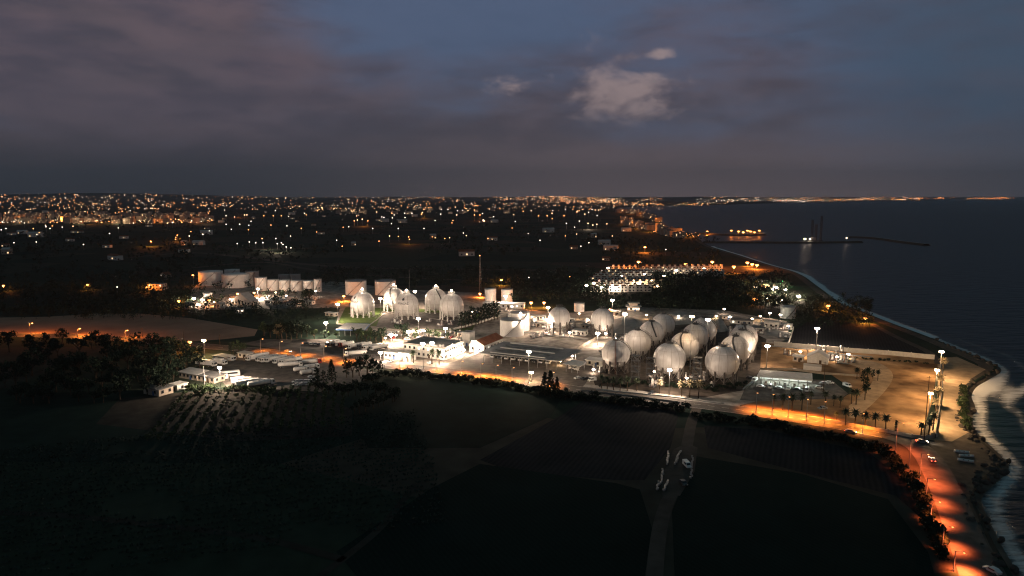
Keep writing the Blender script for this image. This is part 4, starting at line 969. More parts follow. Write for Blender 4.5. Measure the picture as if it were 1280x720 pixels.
# pipework skids scattered through the plant
SK = []
for v in range(3):
    t = thing('pipework_skid', 'small pipework skid with pale vessels in the terminal yards', 'plant equipment', (0, 0, 0), 0, 'pipework skids of the terminal'); mb = MB(); w = (5, 7, 4)[v]
    mb.box((0, 0, 0), w, 2.6, .25)
    for sx in (-1, 1):
        for sy in (-1, 1): mb.cyl((sx * w * .47, sy * 1.2, .25), (sx * w * .47, sy * 1.2, 2.6 + v * .5), .09, .09, 5)
    for sy in (-1, 1): mb.cyl((-w * .47, sy * 1.2, 2.5 + v * .5), (w * .47, sy * 1.2, 2.5 + v * .5), .09, .09, 5)
    mb.build('frame', M['dark_metal'], t)
    for k in range(2):
        mb = MB()
        if (v + k) % 2: mb.lathe([(.01, .3), (.55, .4), (.6, .7), (.6, 2.6 + v * .4), (.4, 3.0 + v * .4), (.01, 3.1 + v * .4)], 12, ((k - .5) * w * .5, .2, 0))
        else: mb.cyl(((k - .5) * w * .5 - 1.0, -.3, 1.1), ((k - .5) * w * .5 + 1.0, -.3, 1.1), .55, .55, 12)
        mb.build('vessel', M['steel_white'], t)
    for k in range(3):
        mb = MB(); y = -1.0 + k * .9; mb.cyl((-w * .7, y, .6 + .3 * k), (w * .7, y, .6 + .3 * k), .13, .13, 6); mb.cyl((w * .3 - k * .8, y, .6 + .3 * k), (w * .3 - k * .8, y, 2.8), .1, .1, 6); mb.build('pipe', M['red_steel' if k == 1 else 'grey_metal'], t)
    SK.append(Proto(t))
for x0, x1, y0, y1, n in ((660, 742, 404, 424, 20), (762, 800, 420, 428, 4), (905, 985, 402, 424, 16), (972, 1060, 440, 452, 10), (1036, 1068, 448, 458, 5), (560, 600, 416, 432, 6), (480, 500, 398, 408, 3), (535, 590, 400, 410, 4), (330, 400, 372, 380, 10), (262, 300, 384, 388, 3), (598, 650, 388, 398, 8), (800, 900, 470, 486, 10), (740, 756, 440, 470, 5)):
    for _ in range(n): SK[RND.randrange(3)].put(G(RND.uniform(x0, x1), RND.uniform(y0, y1)) + Vector((0, 0, .12)), YAW + RND.choice((0, math.pi / 2)) + RND.uniform(-.05, .05), scale=RND.uniform(.8, 1.25))
# ------------------------------------------------------------------ vehicles (front towards -y)
def wheel_mesh(r=.5, w=.3):
    mb = MB(); mb.cyl((-w / 2, 0, 0), (w / 2, 0, 0), r, r, 14); return mb.mesh('wheel', M['rubber'])
def rim_mesh(r=.5, w=.3):
    mb = MB(); mb.cyl((-w / 2 - .02, 0, 0), (w / 2 + .02, 0, 0), r * .55, r * .55, 10); return mb.mesh('rim', M['grey_metal'])
WH = {}
def wheels(t, spots, r=.5, w=.3):
    if (r, w) not in WH: WH[r, w] = (wheel_mesh(r, w), rim_mesh(r, w))
    for x, y in spots:
        o = place(WH[r, w][0], 'wheel', t, (x, y, r)); place(WH[r, w][1], 'rim', o)
def cab(t, paint):
    mb = MB(); mb.profile([(-1.0, .75), (-1.05, 1.6), (-.85, 2.9), (-.5, 3.1), (1.1, 3.15), (1.1, .75)], -1.22, 1.22); mb.build('cab', paint, t)
    mb = MB(); mb.slab([(-1.08, -1.10, 1.72), (1.08, -1.10, 1.72), (1.08, -.9, 2.78), (-1.08, -.9, 2.78)], .05); mb.build('windscreen', M['glass'], t)
    for s in (-1, 1):
        mb = MB(); mb.box((s * 1.235, -.2, 1.75), .05, .95, .85); mb.build('side_window', M['glass'], t); mb = MB(); mb.box((s * .85, -1.06, .95), .4, .1, .22); mb.build('headlight', M['steel_white'], t)
    mb = MB(); mb.box((0, -.98, .42), 2.4, .35, .4); mb.build('bumper', M['dark_metal'], t)
def truck(kind, paint, ln, label='truck', cat='truck'):
    t = thing({'tanker': 'tanker_truck', 'box': 'box_truck', 'bus': 'bus', 'flat': 'flatbed_truck'}[kind], label, cat)
    if kind != 'bus': cab(t, M[paint])
    if kind == 'tanker':
        y0, y1, r = 1.5, ln, 1.2; mb = MB(); mb.lathe([(.01, y0 - .35), (r * .7, y0 - .2), (r, y0 + .25), (r, y1 - .25), (r * .7, y1 + .2), (.01, y1 + .35)], 20)
        o = mb.build('tank', M['steel_white'], t, (0, 0, 2.2)); o.rotation_euler = (-math.pi / 2, 0, 0)
        mb = MB(); [mb.box((0, y0 + (y1 - y0) * k / 4, 3.36), .7, .7, .28) for k in (1, 2, 3)]; mb.box((0, (y0 + y1) / 2, 3.38), .35, (y1 - y0) * .9, .06); mb.build('walkway', M['grey_metal'], t)
    elif kind == 'box':
        mb = MB(); mb.box((0, (1.45 + ln) / 2, 1.1), 2.5, ln - 1.45, 2.75); mb.build('cargo_box', M['steel_white'], t)
        mb = MB(); mb.box((0, ln + .03, 1.15), 2.3, .06, 2.6); mb.build('rear_door', M['grey_metal'], t)
    elif kind == 'flat':
        mb = MB(); mb.box((0, (1.45 + ln) / 2, 1.1), 2.5, ln - 1.45, .25)
        for s in (-1, 1): mb.box((s * 1.22, (1.45 + ln) / 2, 1.36), .06, ln - 1.5, .7)
        mb.build('load_bed', M['cream'], t)
    else:
        mb = MB(); mb.profile([(-1.3, .4), (-1.35, 1.4), (-1.1, 3.0), (-.8, 3.2), (ln, 3.2), (ln + .1, 2.8), (ln + .1, .4)], -1.25, 1.25); mb.build('body', M[paint], t)
        for s in (-1, 1): mb = MB(); mb.box((s * 1.265, (ln - .6) / 2, 1.6), .05, ln - .4, .95); mb.build('side_window', M['glass'], t)
        mb = MB(); mb.slab([(-1.1, -1.40, 1.5), (1.1, -1.40, 1.5), (1.1, -1.14, 2.85), (-1.1, -1.14, 2.85)], .05); mb.build('windscreen', M['glass'], t)
        for s in (-1, 1): mb = MB(); mb.box((s * .9, -1.36, .8), .35, .08, .25); mb.build('headlight', M['steel_white'], t)
    mb = MB(); mb.box((0, ln / 2 + .2, .6), .9, ln - .6, .4); mb.build('chassis', M['dark_metal'], t)
    ws = [(s * 1.05, y) for s in (-1, 1) for y in ((.2, ln - 2.6, ln - 1.3) if ln > 9 else (.2, ln - 1.4))]
    if ln > 9 and kind != 'bus': ws += [(s * 1.05, 3.2) for s in (-1, 1)]
    wheels(t, ws); return t
def car(paint, label='car', van=False, lights=False):
    t = thing('van' if van else 'car', label, 'van' if van else 'car')
    pr = [(-2.1, .35), (-2.15, .75), (-1.2, .95), (-.5, 1.42), (1.1, 1.45), (1.8, 1.0), (2.1, .95), (2.1, .35)] if not van else [(-2.3, .4), (-2.35, 1.0), (-1.7, 1.2), (-1.2, 2.0), (-.9, 2.1), (2.4, 2.1), (2.45, .4)]
    mb = MB(); mb.profile(pr, -.86, .86); mb.build('body', M[paint], t)
    a, b, z0, z1 = (-1.13, -.55, .98, 1.36) if not van else (-1.66, -1.24, 1.25, 1.9)
    mb = MB(); mb.slab([(-.74, a - .04, z0 + .02), (.74, a - .04, z0 + .02), (.7, b - .04, z1 + .02), (-.7, b - .04, z1 + .02)], .03); mb.build('windscreen', M['glass'], t)
    for s in (-1, 1):
        mb = MB(); mb.box((s * .87, .25 if not van else -.4, z0), .03, 1.7, z1 - z0 - .04); mb.build('side_window', M['glass'], t)
        mb = MB(); mb.box((s * .62, -2.12 if not van else -2.32, .62), .34, .1, .16); mb.build('headlight', M['lamp_white' if lights else 'steel_white'], t)
        mb = MB(); mb.box((s * .62, 2.1 if not van else 2.44, .68), .3, .06, .16); mb.build('tail_lamp', M['lamp_red' if lights else 'red_paint'], t)
    wheels(t, [(s * .78, y) for s in (-1, 1) for y in (-1.35, 1.3)], .32, .22); return t
PR = {k: Proto(truck(*v)) for k, v in {'tank_long': ('tanker', 'white_paint', 12.5), 'tank_short': ('tanker', 'white_paint', 7.5), 'box_long': ('box', 'white_paint', 13), 'box_short': ('box', 'white_paint', 8),
      'bus': ('bus', 'white_paint', 10.5), 'flat': ('flat', 'white_paint', 9), 'tank_red': ('tanker', 'red_paint', 10), 'box_dark': ('box', 'dark_paint', 9)}.items()}
PR.update({'car_w': Proto(car('white_paint')), 'car_s': Proto(car('silver_paint')), 'car_d': Proto(car('dark_paint')), 'car_r': Proto(car('red_paint')), 'van': Proto(car('white_paint', van=True))})
def put(kind, px, py, deg, label, group=None):
    p = G(px, py); p.z = .18; return PR[kind].put(p, math.radians(deg), label, group)
ORD = ['first', 'second', 'third', 'fourth', 'fifth', 'sixth', 'seventh', 'eighth', 'ninth', 'tenth', 'eleventh', 'twelfth']
GTk = 'trucks standing in the truck park'
for k, (kd, x, y) in enumerate((('box_long', 310, 452), ('tank_long', 322.5, 453), ('tank_long', 327.5, 454), ('tank_long', 333.5, 454), ('tank_long', 343.5, 455.5), ('tank_long', 352.5, 456.5))):
    put(kd, x, y, -46, f"white {'box' if 'box' in kd else 'tanker'} truck, {ORD[k]} from the left in the back row of the truck park", GTk)
for kd, x, y, a, lb in (('tank_long', 376, 458.5, 108, 'white tanker parked across in front of the back row'), ('tank_short', 384, 464.5, 125, 'short white tanker in the middle right of the truck park, nearest'), ('tank_short', 397, 461.5, 120, 'short white tanker at the right edge of the truck park'),
                        ('tank_red', 400, 455, 110, 'red cabbed tanker at the back right of the truck park'), ('tank_short', 392, 468, 130, 'short white tanker just above the row of parked cars')): put(kd, x, y, a, lb, GTk)
for k, (kd, x, y) in enumerate((('box_short', 309, 478.5), ('box_short', 318, 479.5), ('box_long', 327, 481), ('tank_short', 333, 480.5), ('tank_long', 341, 481))):
    put(kd, x, y, 125, f"white {'box' if 'box' in kd else 'tanker'} truck, {ORD[k]} from the left in the front row of the truck park", GTk)
for kd, x, y, a, lb in (('bus', 297, 470, 115, 'white bus behind the bright lamp at the left of the truck park'), ('bus', 282, 474, 118, 'white bus close beside the low sheds'), ('box_long', 268, 459, 70, 'white box truck at the left back edge of the truck park'),
                        ('box_short', 281, 457, 70, 'short white box truck near the back hut of the truck park'), ('flat', 292, 452, 75, 'pale flatbed truck at the back of the truck park')): put(kd, x, y, a, lb, GTk)
for k in range(9):
    put(('car_w', 'car_s', 'car_w')[k % 3], 370 + (k % 5) * 5.6, 478.5 + (k // 5) * 4 - (k % 5) * .2, -60, f"{('white', 'silver', 'white')[k % 3]} car, {ORD[k % 5]} from the left in the {'rear' if k < 5 else 'near'} row of cars", 'cars parked at the truck park')
put('car_w', 389, 473, 120, 'white car parked just behind the rows of cars', 'cars parked at the truck park')
for k, (kd, x, y) in enumerate((('box_dark', 409, 434), ('box_dark', 416, 435), ('tank_red', 425, 435), ('tank_long', 436, 437), ('box_dark', 449, 437), ('tank_long', 455, 438.5), ('tank_long', 464, 439))):
    put(kd, x, y, -48, f"{'dark box' if kd == 'box_dark' else 'tanker'} truck, {ORD[k]} from the left in the row below the pale canopy", 'trucks below the pale canopy')
put('tank_long', 433, 446, -70, 'white tanker parked lengthwise near the road lamp', 'trucks below the pale canopy')
for k in range(4): put(('car_d', 'car_w', 'car_s', 'car_d')[k], 383 + 5 * k, 431 + .3 * k, 40, f"car, {ORD[k]} from the left at the left end of the north truck park", 'cars at the north truck park')
for k in range(9):
    put(('tank_long', 'box_dark', 'tank_short', 'tank_long', 'flat')[k % 5], 616 + 8.6 * k, 448.5 + .95 * k, -27, f"truck half hidden under the huge dark canopy, {ORD[k]} from the left", 'trucks under the huge dark canopy')
for k in range(6):
    put(('car_w', 'van', 'car_s', 'car_w', 'car_d', 'van')[k], 951 + 11.5 * k, 484.5 + 1.0 * k, -27 if k % 2 else 60, f"{('white car', 'white van', 'silver car', 'white car', 'dark car', 'white van')[k]} under the long glowing canopy, {ORD[k]} from the left", 'vehicles under the glowing canopy')
for kd, x, y, a, lb in (('van', 943, 477, -40, 'white van standing left of the glowing fuel canopy'), ('car_w', 1024, 486, 60, 'white car on the yard right of the glowing canopy'), ('car_s', 1030, 481, 80, 'silver car on the yard right of the glowing canopy'), ('car_w', 1037, 480, 60, 'white car near the low wall right of the glowing canopy'),
                        ('van', 1059, 484, 20, 'white van by the tall palms of the dirt lane'), ('car_w', 722, 474, -60, 'white car near the small fuel canopy'), ('car_d', 731, 475, -60, 'dark car right of the small fuel canopy'), ('van', 740, 477, -60, 'white van by the roadside right of the small fuel canopy'),
                        ('car_w', 717, 462, 30, 'white car filling up under the small fuel canopy'), ('car_d', 815, 492.5, -30, 'dark car on the pavement before the sphere cluster'), ('car_d', 938, 474, 40, 'dark car beside the wall at the left end of the glowing canopy'),
                        ('van', 858.5, 584, 8, 'white van parked on the dark dirt track'), ('car_d', 854, 606, 10, 'dark car standing on the dirt track behind the van'), ('car_s', 1028, 512, -75, 'silver car parked in the palm strip'), ('car_w', 1240, 716, -160, 'pale car on the shore road at the bottom edge'),
                        ('car_s', 488, 453, -27, 'silver car in front of the small bright shop'), ('car_w', 537, 455, -27, 'white car in front of the office')): put(kd, x, y, a, lb)
for k in range(22):
    put(('car_w', 'car_s', 'car_d', 'van', 'car_r')[RND.randrange(5)], 482 + RND.random() * 82, 415 + RND.random() * 11, RND.choice((-27, 63)) + RND.uniform(-6, 6), 'car or van parked in the lamplit yard behind the office', 'vehicles parked behind the office')
# moving traffic
for px, py, a, lb, hl in ((1063, 541.5, 63, 'car with bright headlights on the main road below the palms', 1), (1152, 554, 75, 'car with bright headlights turning at the end of the main road', 1), (1165, 577, 160, 'car with red tail lamps driving away from the corner', 0), (360, 440.5, 60, 'car with red tail lamps on the road behind the tankers', 0)):
    t = car('silver_paint', lb, lights=True); p = G(px, py); t.location = (p.x, p.y, .2); t.rotation_euler.z = math.radians(a)
    if hl:
        for s in (-1, 1):
            l = light('headlight_beam', t, (s * .62, -2.35, .66), 900, (1, .9, .75), 70); l.rotation_euler = (math.radians(-82), 0, 0)
for k, (x, y, a) in enumerate(((1202, 566, 70), (1208, 571, 80), (1207, 577, 60))):
    t = thing('rowing_boat', f"pale rowing boat pulled up on the dark beach, {['farthest', 'middle', 'nearest'][k]} of three", 'boat', G(x, y), math.radians(a)); mb = MB(); prof = []
    n = 10; vs = []; fs = []
    for i in range(n + 1):
        u = i / n * 2 - 1; w = .85 * (1 - abs(u) ** 2.4) + .02; 
        for dx, z in ((-1, .75 + .25 * u * u), (-.6, .12), (0, 0), (.6, .12), (1, .75 + .25 * u * u)): vs.append((dx * w, u * 2.6, z))
    for i in range(n):
        for j in range(4): q = i * 5 + j; fs.append((q, q + 1, q + 6, q + 5))
    mb.add(vs, fs, True); h_ = mb.build('hull', M['steel_white'], t); so_ = h_.modifiers.new('thickness', 'SOLIDIFY'); so_.thickness = .08
    for y_ in (-.9, .6): mb = MB(); mb.box((0, y_, .5), 1.4, .3, .06); mb.build('thwart', M['bark'], t)
# rows of pale boxes beside the track
HB = thing('pale_box', 'small pale box in the rows beside the dark dirt track', 'box', (0, 0, 0), 0, 'rows of pale boxes beside the dirt track')
mb = MB(); mb.box((0, 0, 0), .55, .5, .55); mb.build('body', M['grey_tank'], HB); mb = MB(); mb.box((0, 0, .56), .65, .6, .1); mb.build('lid', M['grey_metal'], HB); HBP = Proto(HB)
for (x0, y0), (x1, y1), n in (((836, 566), (834, 581), 12), ((850, 565), (844, 581), 14), ((829, 588), (826, 604), 10), ((835, 602), (830, 614), 11), ((866, 572), (864, 598), 13), ((824, 604), (821, 613), 7)):
    for i in range(n):
        u = i / (n - 1); p = G(x0 + (x1 - x0) * u, y0 + (y1 - y0) * u); HBP.put(p + Vector((RND.uniform(-.3, .3), RND.uniform(-.2, .2), .08)), RND.uniform(-.3, .3))
# ------------------------------------------------------------------ plants
def leaf(mb, c, s, rr):
    n = Vector((rr.gauss(0, 1), rr.gauss(0, 1), rr.gauss(0, 1) + .35)).normalized(); a = n.orthogonal().normalized(); b = n.cross(a); t = rr.random() * 6.28
    a, b = a * math.cos(t) + b * math.sin(t), b * math.cos(t) - a * math.sin(t); a *= s; b *= s * rr.uniform(.5, .9)
    mb.add([c - a - b * .6, c + a * .2 - b, c + a + b * .4, c - a * .3 + b], [(0, 1, 2, 3)])
def clump(mb, c, r, n, s, rr, sq=.8):
    for _ in range(n):
        d = Vector((rr.gauss(0, 1), rr.gauss(0, 1), rr.gauss(0, 1))).normalized() * (r * rr.random() ** .45); d.z *= sq; leaf(mb, c + d, s * rr.uniform(.6, 1.3), rr)
def make_tree(kind, seed, leafm, label, cat='tree', name='tree'):
    rr = random.Random(seed); t = thing(name, label, cat); tr = MB(); cr = MB()
    if kind == 'broad':
        h = 9; tr.cyl((0, 0, 0), (.1, .1, 3.2), .32, .22, 7)
        for k in range(8):
            a = k * 2.4 + rr.random(); q = Vector((math.cos(a) * rr.uniform(1.2, 3), math.sin(a) * rr.uniform(1.2, 3), rr.uniform(4, 8))); tr.cyl((.1, .1, rr.uniform(2, 3.2)), q, .13, .04, 5); clump(cr, q, rr.uniform(1.2, 2.1), 46, .42, rr)
    elif kind == 'tall':
        h = 13; tr.cyl((0, 0, 0), (.2, 0, 11), .3, .08, 7)
        for k in range(13):
            a = k * 2.4; z = 3.2 + k * .75; w = 2.5 * (1 - .055 * k) * rr.uniform(.5, 1); q = Vector((math.cos(a) * w, math.sin(a) * w, z)); tr.cyl((.1, 0, z - .8), q, .08, .03, 4); clump(cr, q, rr.uniform(.9, 1.5), 34, .4, rr)
    elif kind == 'conifer':
        tr.cyl((0, 0, 0), (0, 0, 11.5), .28, .04, 7)
        for k in range(16):
            z = 1.6 + k * .64; w = 2.9 * (1 - k / 17)
            for j in range(5):
                a = j * 1.257 + k * .8 + rr.uniform(-.2, .2); q = Vector((math.cos(a) * w * .75, math.sin(a) * w * .75, z)); clump(cr, q, .35 + w * .22, 8, .36, rr, .5)
                if k % 2 == 0: tr.cyl((0, 0, z + .2), q, .05, .02, 4)
    elif kind == 'cypress':
        tr.cyl((0, 0, 0), (0, 0, 8), .2, .04, 6)
        for k in range(14):
            z = .9 + k * .56; w = .85 * math.sin(math.pi * (k + 2.2) / 17.5); 
            for j in range(3): a = j * 2.1 + k; clump(cr, Vector((math.cos(a) * w * .6, math.sin(a) * w * .6, z)), .5, 10, .26, rr)
    elif kind == 'palm':
        h = 5.6; tr.cyl((0, 0, 0), (.08, 0, h), .24, .17, 8)
        for k in range(9): tr.cyl((.08 * k / 9, 0, .5 + k * .55), (.08 * k / 9, 0, .62 + k * .55), .27 - .006 * k, .22 - .006 * k, 8)
        for k in range(30):
            a = k * 2.4; up = 1.25 - 1.9 * (k / 30); L_ = rr.uniform(1.7, 2.3); pr = Vector((.08, 0, h)); d = Vector((math.cos(a) * math.cos(up), math.sin(a) * math.cos(up), math.sin(up))); s = Vector((-math.sin(a), math.cos(a), 0))
            for i in range(5):
                q = pr + d * (L_ / 5); d = (d + Vector((0, 0, -.20))).normalized(); w0, w1 = (.38, .42, .40, .32, .2)[i], (.42, .40, .32, .2, .04)[i]; dr = Vector((0, 0, -.13))
                cr.add([pr, q, q + s * w1 + dr, pr + s * w0 + dr], [(0, 1, 2, 3)]); cr.add([pr, pr - s * w0 + dr, q - s * w1 + dr, q], [(0, 1, 2, 3)]); pr = q
    elif kind == 'bush':
        for k in range(3): a = k * 2.1; tr.cyl((0, 0, 0), (math.cos(a) * .5, math.sin(a) * .5, 1.0), .08, .03, 5)
        for k in range(6): a = k * 2.4; clump(cr, Vector((math.cos(a) * .8, math.sin(a) * .8, rr.uniform(.6, 1.5))), .8, 26, .27, rr)
    elif kind == 'small':
        tr.cyl((0, 0, 0), (0, 0, 1.2), .1, .07, 5)
        for k in range(5): a = k * 1.9; q = Vector((math.cos(a) * .6, math.sin(a) * .6, rr.uniform(1.2, 2.1))); tr.cyl((0, 0, .9), q, .05, .02, 4); clump(cr, q, .7, 16, .28, rr)
    tr.build('trunk', M['bark'], t); cr.build('crown', M[leafm], t); return Proto(t)
TP = {}
def tree(kind, px, py, label, group=None, scale=1.0, leafm='leaf_dark', z=0.0, v=None):
    v = RND.randrange(3) if v is None else v; k = (kind, leafm, v)
    if k not in TP:
        nm, ct = {'palm': ('palm_tree', 'palm'), 'bush': ('bush', 'bush'), 'conifer': ('conifer', 'tree'), 'cypress': ('cypress', 'tree'), 'small': ('orchard_tree', 'tree')}.get(kind, ('tree', 'tree')); TP[k] = make_tree(kind, 50 + 7 * v + len(kind), leafm, label, ct, nm)
    p = G(px, py); p.z = z
    return TP[k].put(p, RND.random() * 6.28, label, group, scale)
def scale_for(kind, px, hy, by):
    h = {'broad': 9.2, 'tall': 13.6, 'conifer': 12, 'cypress': 8.8, 'palm': 7.2, 'bush': 2.2, 'small': 2.7}[kind]; return max(.3, top_z(G(px, by), hy) / h)
# palms
for k, (x, hy, by) in enumerate(((966.7, 492, 512), (978, 491, 513), (990, 491, 514), (1002, 490, 513))): tree('palm', x, by, f"palm of the orange lit group by the road, {ORD[k]} from the left", 'palms left of the dirt lane', scale_for('palm', x, hy, by), 'leaf_palm')
for k, (x, hy, by) in enumerate(((1013.4, 488, 506), (1031.7, 488, 508), (1042, 493, 508), (1050, 494, 510), (1064, 486, 505), (1070, 486, 506))): tree('palm', x, by, f"dark palm in the row right of the fuel station pole, {ORD[k]} from the left" if k else 'dark palm just left of the tall fuel station pole', 'palms left of the dirt lane', scale_for('palm', x, hy, by), 'leaf_palm')
for k, (x, hy, by) in enumerate(((1045.4, 514, 528), (1056.6, 510, 532), (1068.7, 510, 534), (1081, 514, 536), (1093.7, 515.5, 538), (1106.7, 517, 540))): tree('palm', x, by, f"dark palm in the row along the curving wall, {ORD[k]} from the left", 'palms along the curving wall', scale_for('palm', x, hy, by), 'leaf_palm')
for k, (x, hy, by, lb) in enumerate(((1151, 527, 547, 'dark palm in the near seaward corner, left one'), (1161, 523, 543, 'dark palm in the near seaward corner, middle one'), (1166, 514, 538, 'dark palm in the near seaward corner, right one'), (1169, 497, 520, 'pale lit palm beside the nearest seaward lamp'), (1175, 467, 490, 'pale lit palm beside the middle seaward lamp'), (1172, 483, 506, 'dark palm between the two pale lit palms'), (1178, 446, 466, 'pale palm at the far seaward corner'))):
    tree('palm', x, by, lb, 'palms on the seaward edge of the dirt lot', scale_for('palm', x, hy, by), 'leaf_pale' if 'pale' in lb else 'leaf_palm')
for k, (x, hy, by) in enumerate(((1071, 459, 474), (1079, 461, 482), (1084, 459, 478), (1083, 470, 492), (1081, 480, 500), (1091, 461, 474), (1097, 462, 476))): tree('tall' if k % 2 else 'palm', x, by, 'dark tree in the clump at the head of the dirt lane', 'clump of trees by the dirt lane', scale_for('tall' if k % 2 else 'palm', x, hy, by), 'leaf_dark')
tree('cypress', 1119.5, 542, 'thin dark sapling right of the palms at the curving wall', None, scale_for('cypress', 1119, 525, 542))
for k, (x, hy, by) in enumerate(((824, 474, 492), (852, 475, 496), (862, 474, 497), (873, 474, 498))): tree('palm', x, by, f"pale lit palm on the pavement before the sphere cluster, {ORD[k]} from the left", 'pale palms before the sphere cluster', scale_for('palm', x, hy, by), 'leaf_pale')
for k, (x, hy, by) in enumerate(((752, 468, 486), (759, 470, 488), (767, 470, 489), (775, 471, 490), (784, 470, 489), (796, 472, 489))): tree('palm', x, by, f"dark palm below the nearest left sphere, {ORD[k]} from the left", 'dark palms below the nearest left sphere', scale_for('palm', x, hy, by), 'leaf_palm')
for k, (x, hy, by) in enumerate(((517, 437, 454), (540, 436, 455), (549, 437, 456))): tree('palm', x, by, f"brown palm in front of the office, {ORD[k]} from the left", 'palms before the office', scale_for('palm', x, hy, by), 'leaf_palm')
# big dark roadside trees
for k, (kd, x, hy, by) in enumerate((('tall', 397, 458, 484), ('tall', 405, 462, 482), ('conifer', 415, 448, 478), ('tall', 433, 446, 472), ('broad', 441, 447, 472), ('tall', 449, 444, 470), ('broad', 459, 441, 469), ('tall', 466, 446, 468), ('broad', 473, 450, 468), ('conifer', 681, 464, 494), ('conifer', 688, 462, 496), ('conifer', 696, 470, 497), ('broad', 707, 484, 500), ('broad', 673, 484, 494))):
    tree(kd, x, by, f"{'conifer' if kd == 'conifer' else 'dark tree'} of the {'right' if x > 600 else 'left'} roadside clump, {ORD[k if k < 9 else k - 9]} {'of five' if x > 600 else 'of nine'} along it", 'dark clumps at the roadside', scale_for(kd, x, hy, by), 'leaf_dark')
# row in front of the big white tanks
for k, x in enumerate((577, 582, 586, 590, 594, 598, 602, 606, 610, 614, 618, 622)):
    by = 412 - k * 1.15; tree('tall', x, by, 'tall dark tree in the row left of the big white tanks', 'row of tall dark trees left of the big white tanks', scale_for('tall', x, by - 22 - RND.random() * 6, by), 'leaf_dark')
# trees round the lawn and car parks
for x, hy, by in ((330, 402, 420), (338, 404, 422), (346, 402, 423), (352, 398, 424), (358, 402, 424), (364, 400, 425), (371, 399, 424), (377, 402, 422), (384, 404, 421), (393, 411, 424), (405, 412, 422), (411, 413, 422), (421, 412, 422), (446, 408, 427), (452, 411, 428), (458, 410, 428), (463, 407, 428), (470, 412, 428), (478, 408, 427), (503, 402, 424), (506, 404, 425), (536, 410, 424), (546, 412, 426), (560, 414, 428), (570, 412, 424), (383, 362, 376), (387, 360, 377), (378, 364, 376), (298, 424, 441), (288, 428, 442), (292, 426, 441), (304, 428, 440), (426, 428, 437), (520, 408, 426)):
    kd = RND.choice(('broad', 'tall', 'broad')); tree(kd, x, by, 'dark tree among the yards left of the office', 'trees among the yards', scale_for(kd, x, hy, by), RND.choice(('leaf_dark', 'leaf_mid')))
tree('broad', 240, 453, 'leafy tree lit pale green beside the warm lamp', None, scale_for('broad', 240, 435, 453), 'leaf_mid')
tree('broad', 349, 424, 'pale dry tree catching the lamplight at the park edge', None, scale_for('broad', 349, 403, 424), 'leaf_pale')
for x, hy, by in ((12, 412, 440), (60, 416, 444), (78, 410, 430), (100, 418, 446), (120, 412, 432), (132, 416, 440), (150, 420, 450), (170, 416, 445), (188, 417, 436), (197, 416, 440), (204, 424, 462), (216, 420, 445), (180, 436, 470), (160, 432, 462), (140, 440, 470), (210, 440, 474), (222, 445, 470), (120, 446, 478), (96, 440, 470), (40, 436, 470), (20, 450, 486), (70, 456, 490), (232, 440, 462), (250, 440, 460), (186, 456, 486), (150, 468, 500), (246, 430, 450), (222, 424, 440), (212, 420, 436)):
    tree('broad', x, by, 'big dark tree of the grove left of the truck park', 'dark grove left of the truck park', scale_for('broad', x, hy, by), 'leaf_dark')
for k in range(70):
    x = RND.uniform(-5, 235); by = RND.uniform(432, 505 - max(0, x - 120) * .15); tree('broad', x, by, 'big dark tree of the grove left of the truck park', 'dark grove left of the truck park', RND.uniform(.75, 1.25), 'leaf_dark')
for x, by in ((236, 488), (243, 487), (255, 486), (262, 485), (228, 486), (258, 491), (250, 493), (268, 490), (282, 489), (290, 488), (297, 488), (304, 489), (316, 490), (322, 490), (330, 491), (340, 490), (336, 494), (352, 493), (360, 492), (372, 492)):
    tree('bush', x, by, 'rounded bush along the near edge of the truck park', 'bushes at the near edge of the truck park', RND.uniform(1.1, 2.0), 'leaf_mid')
# hedge and shrubs on the near side of the main road
def along(pxs, n):
    pts = [Vector((x, y, 0)) for x, y in pxs]; L_ = [(pts[i + 1] - pts[i]).length for i in range(len(pts) - 1)]; tot = sum(L_)
    for k in range(n):
        d = tot * (k + RND.random() * .8) / n
        for i, l in enumerate(L_):
            if d <= l or i == len(L_) - 1: q = pts[i].lerp(pts[i + 1], min(1, d / l)); yield q.x, q.y; break
            d -= l
for x, y in along([(455, 476), (500, 468), (560, 474), (620, 481), (670, 490), (720, 498), (780, 504), (840, 511), (856, 515)], 95): tree('bush', x, y + RND.uniform(-1, 3), 'dark roadside bush between the main road and the left fields', 'hedge bushes left of the dirt track', RND.uniform(1.0, 2.1), 'leaf_dark')
for x, y in along([(876, 520), (940, 528), (1000, 540), (1060, 552), (1100, 562), (1120, 574), (1132, 592), (1150, 612), (1160, 640), (1172, 668), (1182, 700)], 85): tree('bush', x - RND.uniform(0, 8), y + RND.uniform(-1, 4), 'dark roadside bush on the field side right of the dirt track', 'hedge bushes right of the dirt track', RND.uniform(1.0, 2.0), 'leaf_dark')
for x, y in along([(395, 490), (430, 496), (470, 492), (500, 500), (440, 520)], 22): tree('broad', x, y, 'dark tree on the bank below the truck park', 'trees on the dark bank', RND.uniform(.55, .9), 'leaf_dark')
for x, y in along([(1204, 486), (1210, 500), (1206, 512), (1210, 528), (1216, 540)], 16): tree('bush', x - RND.uniform(0, 8), y, 'dark shrub on the beach edge right of the pale path', 'shrubs at the beach edge', RND.uniform(.8, 1.5), 'leaf_mid')
for x, y in along([(1040, 446), (1090, 450), (1150, 454), (1164, 456)], 18): tree('bush', x, y, 'small dark bush at the foot of the long white wall', 'bushes at the long white wall', RND.uniform(.5, .9), 'leaf_dark')
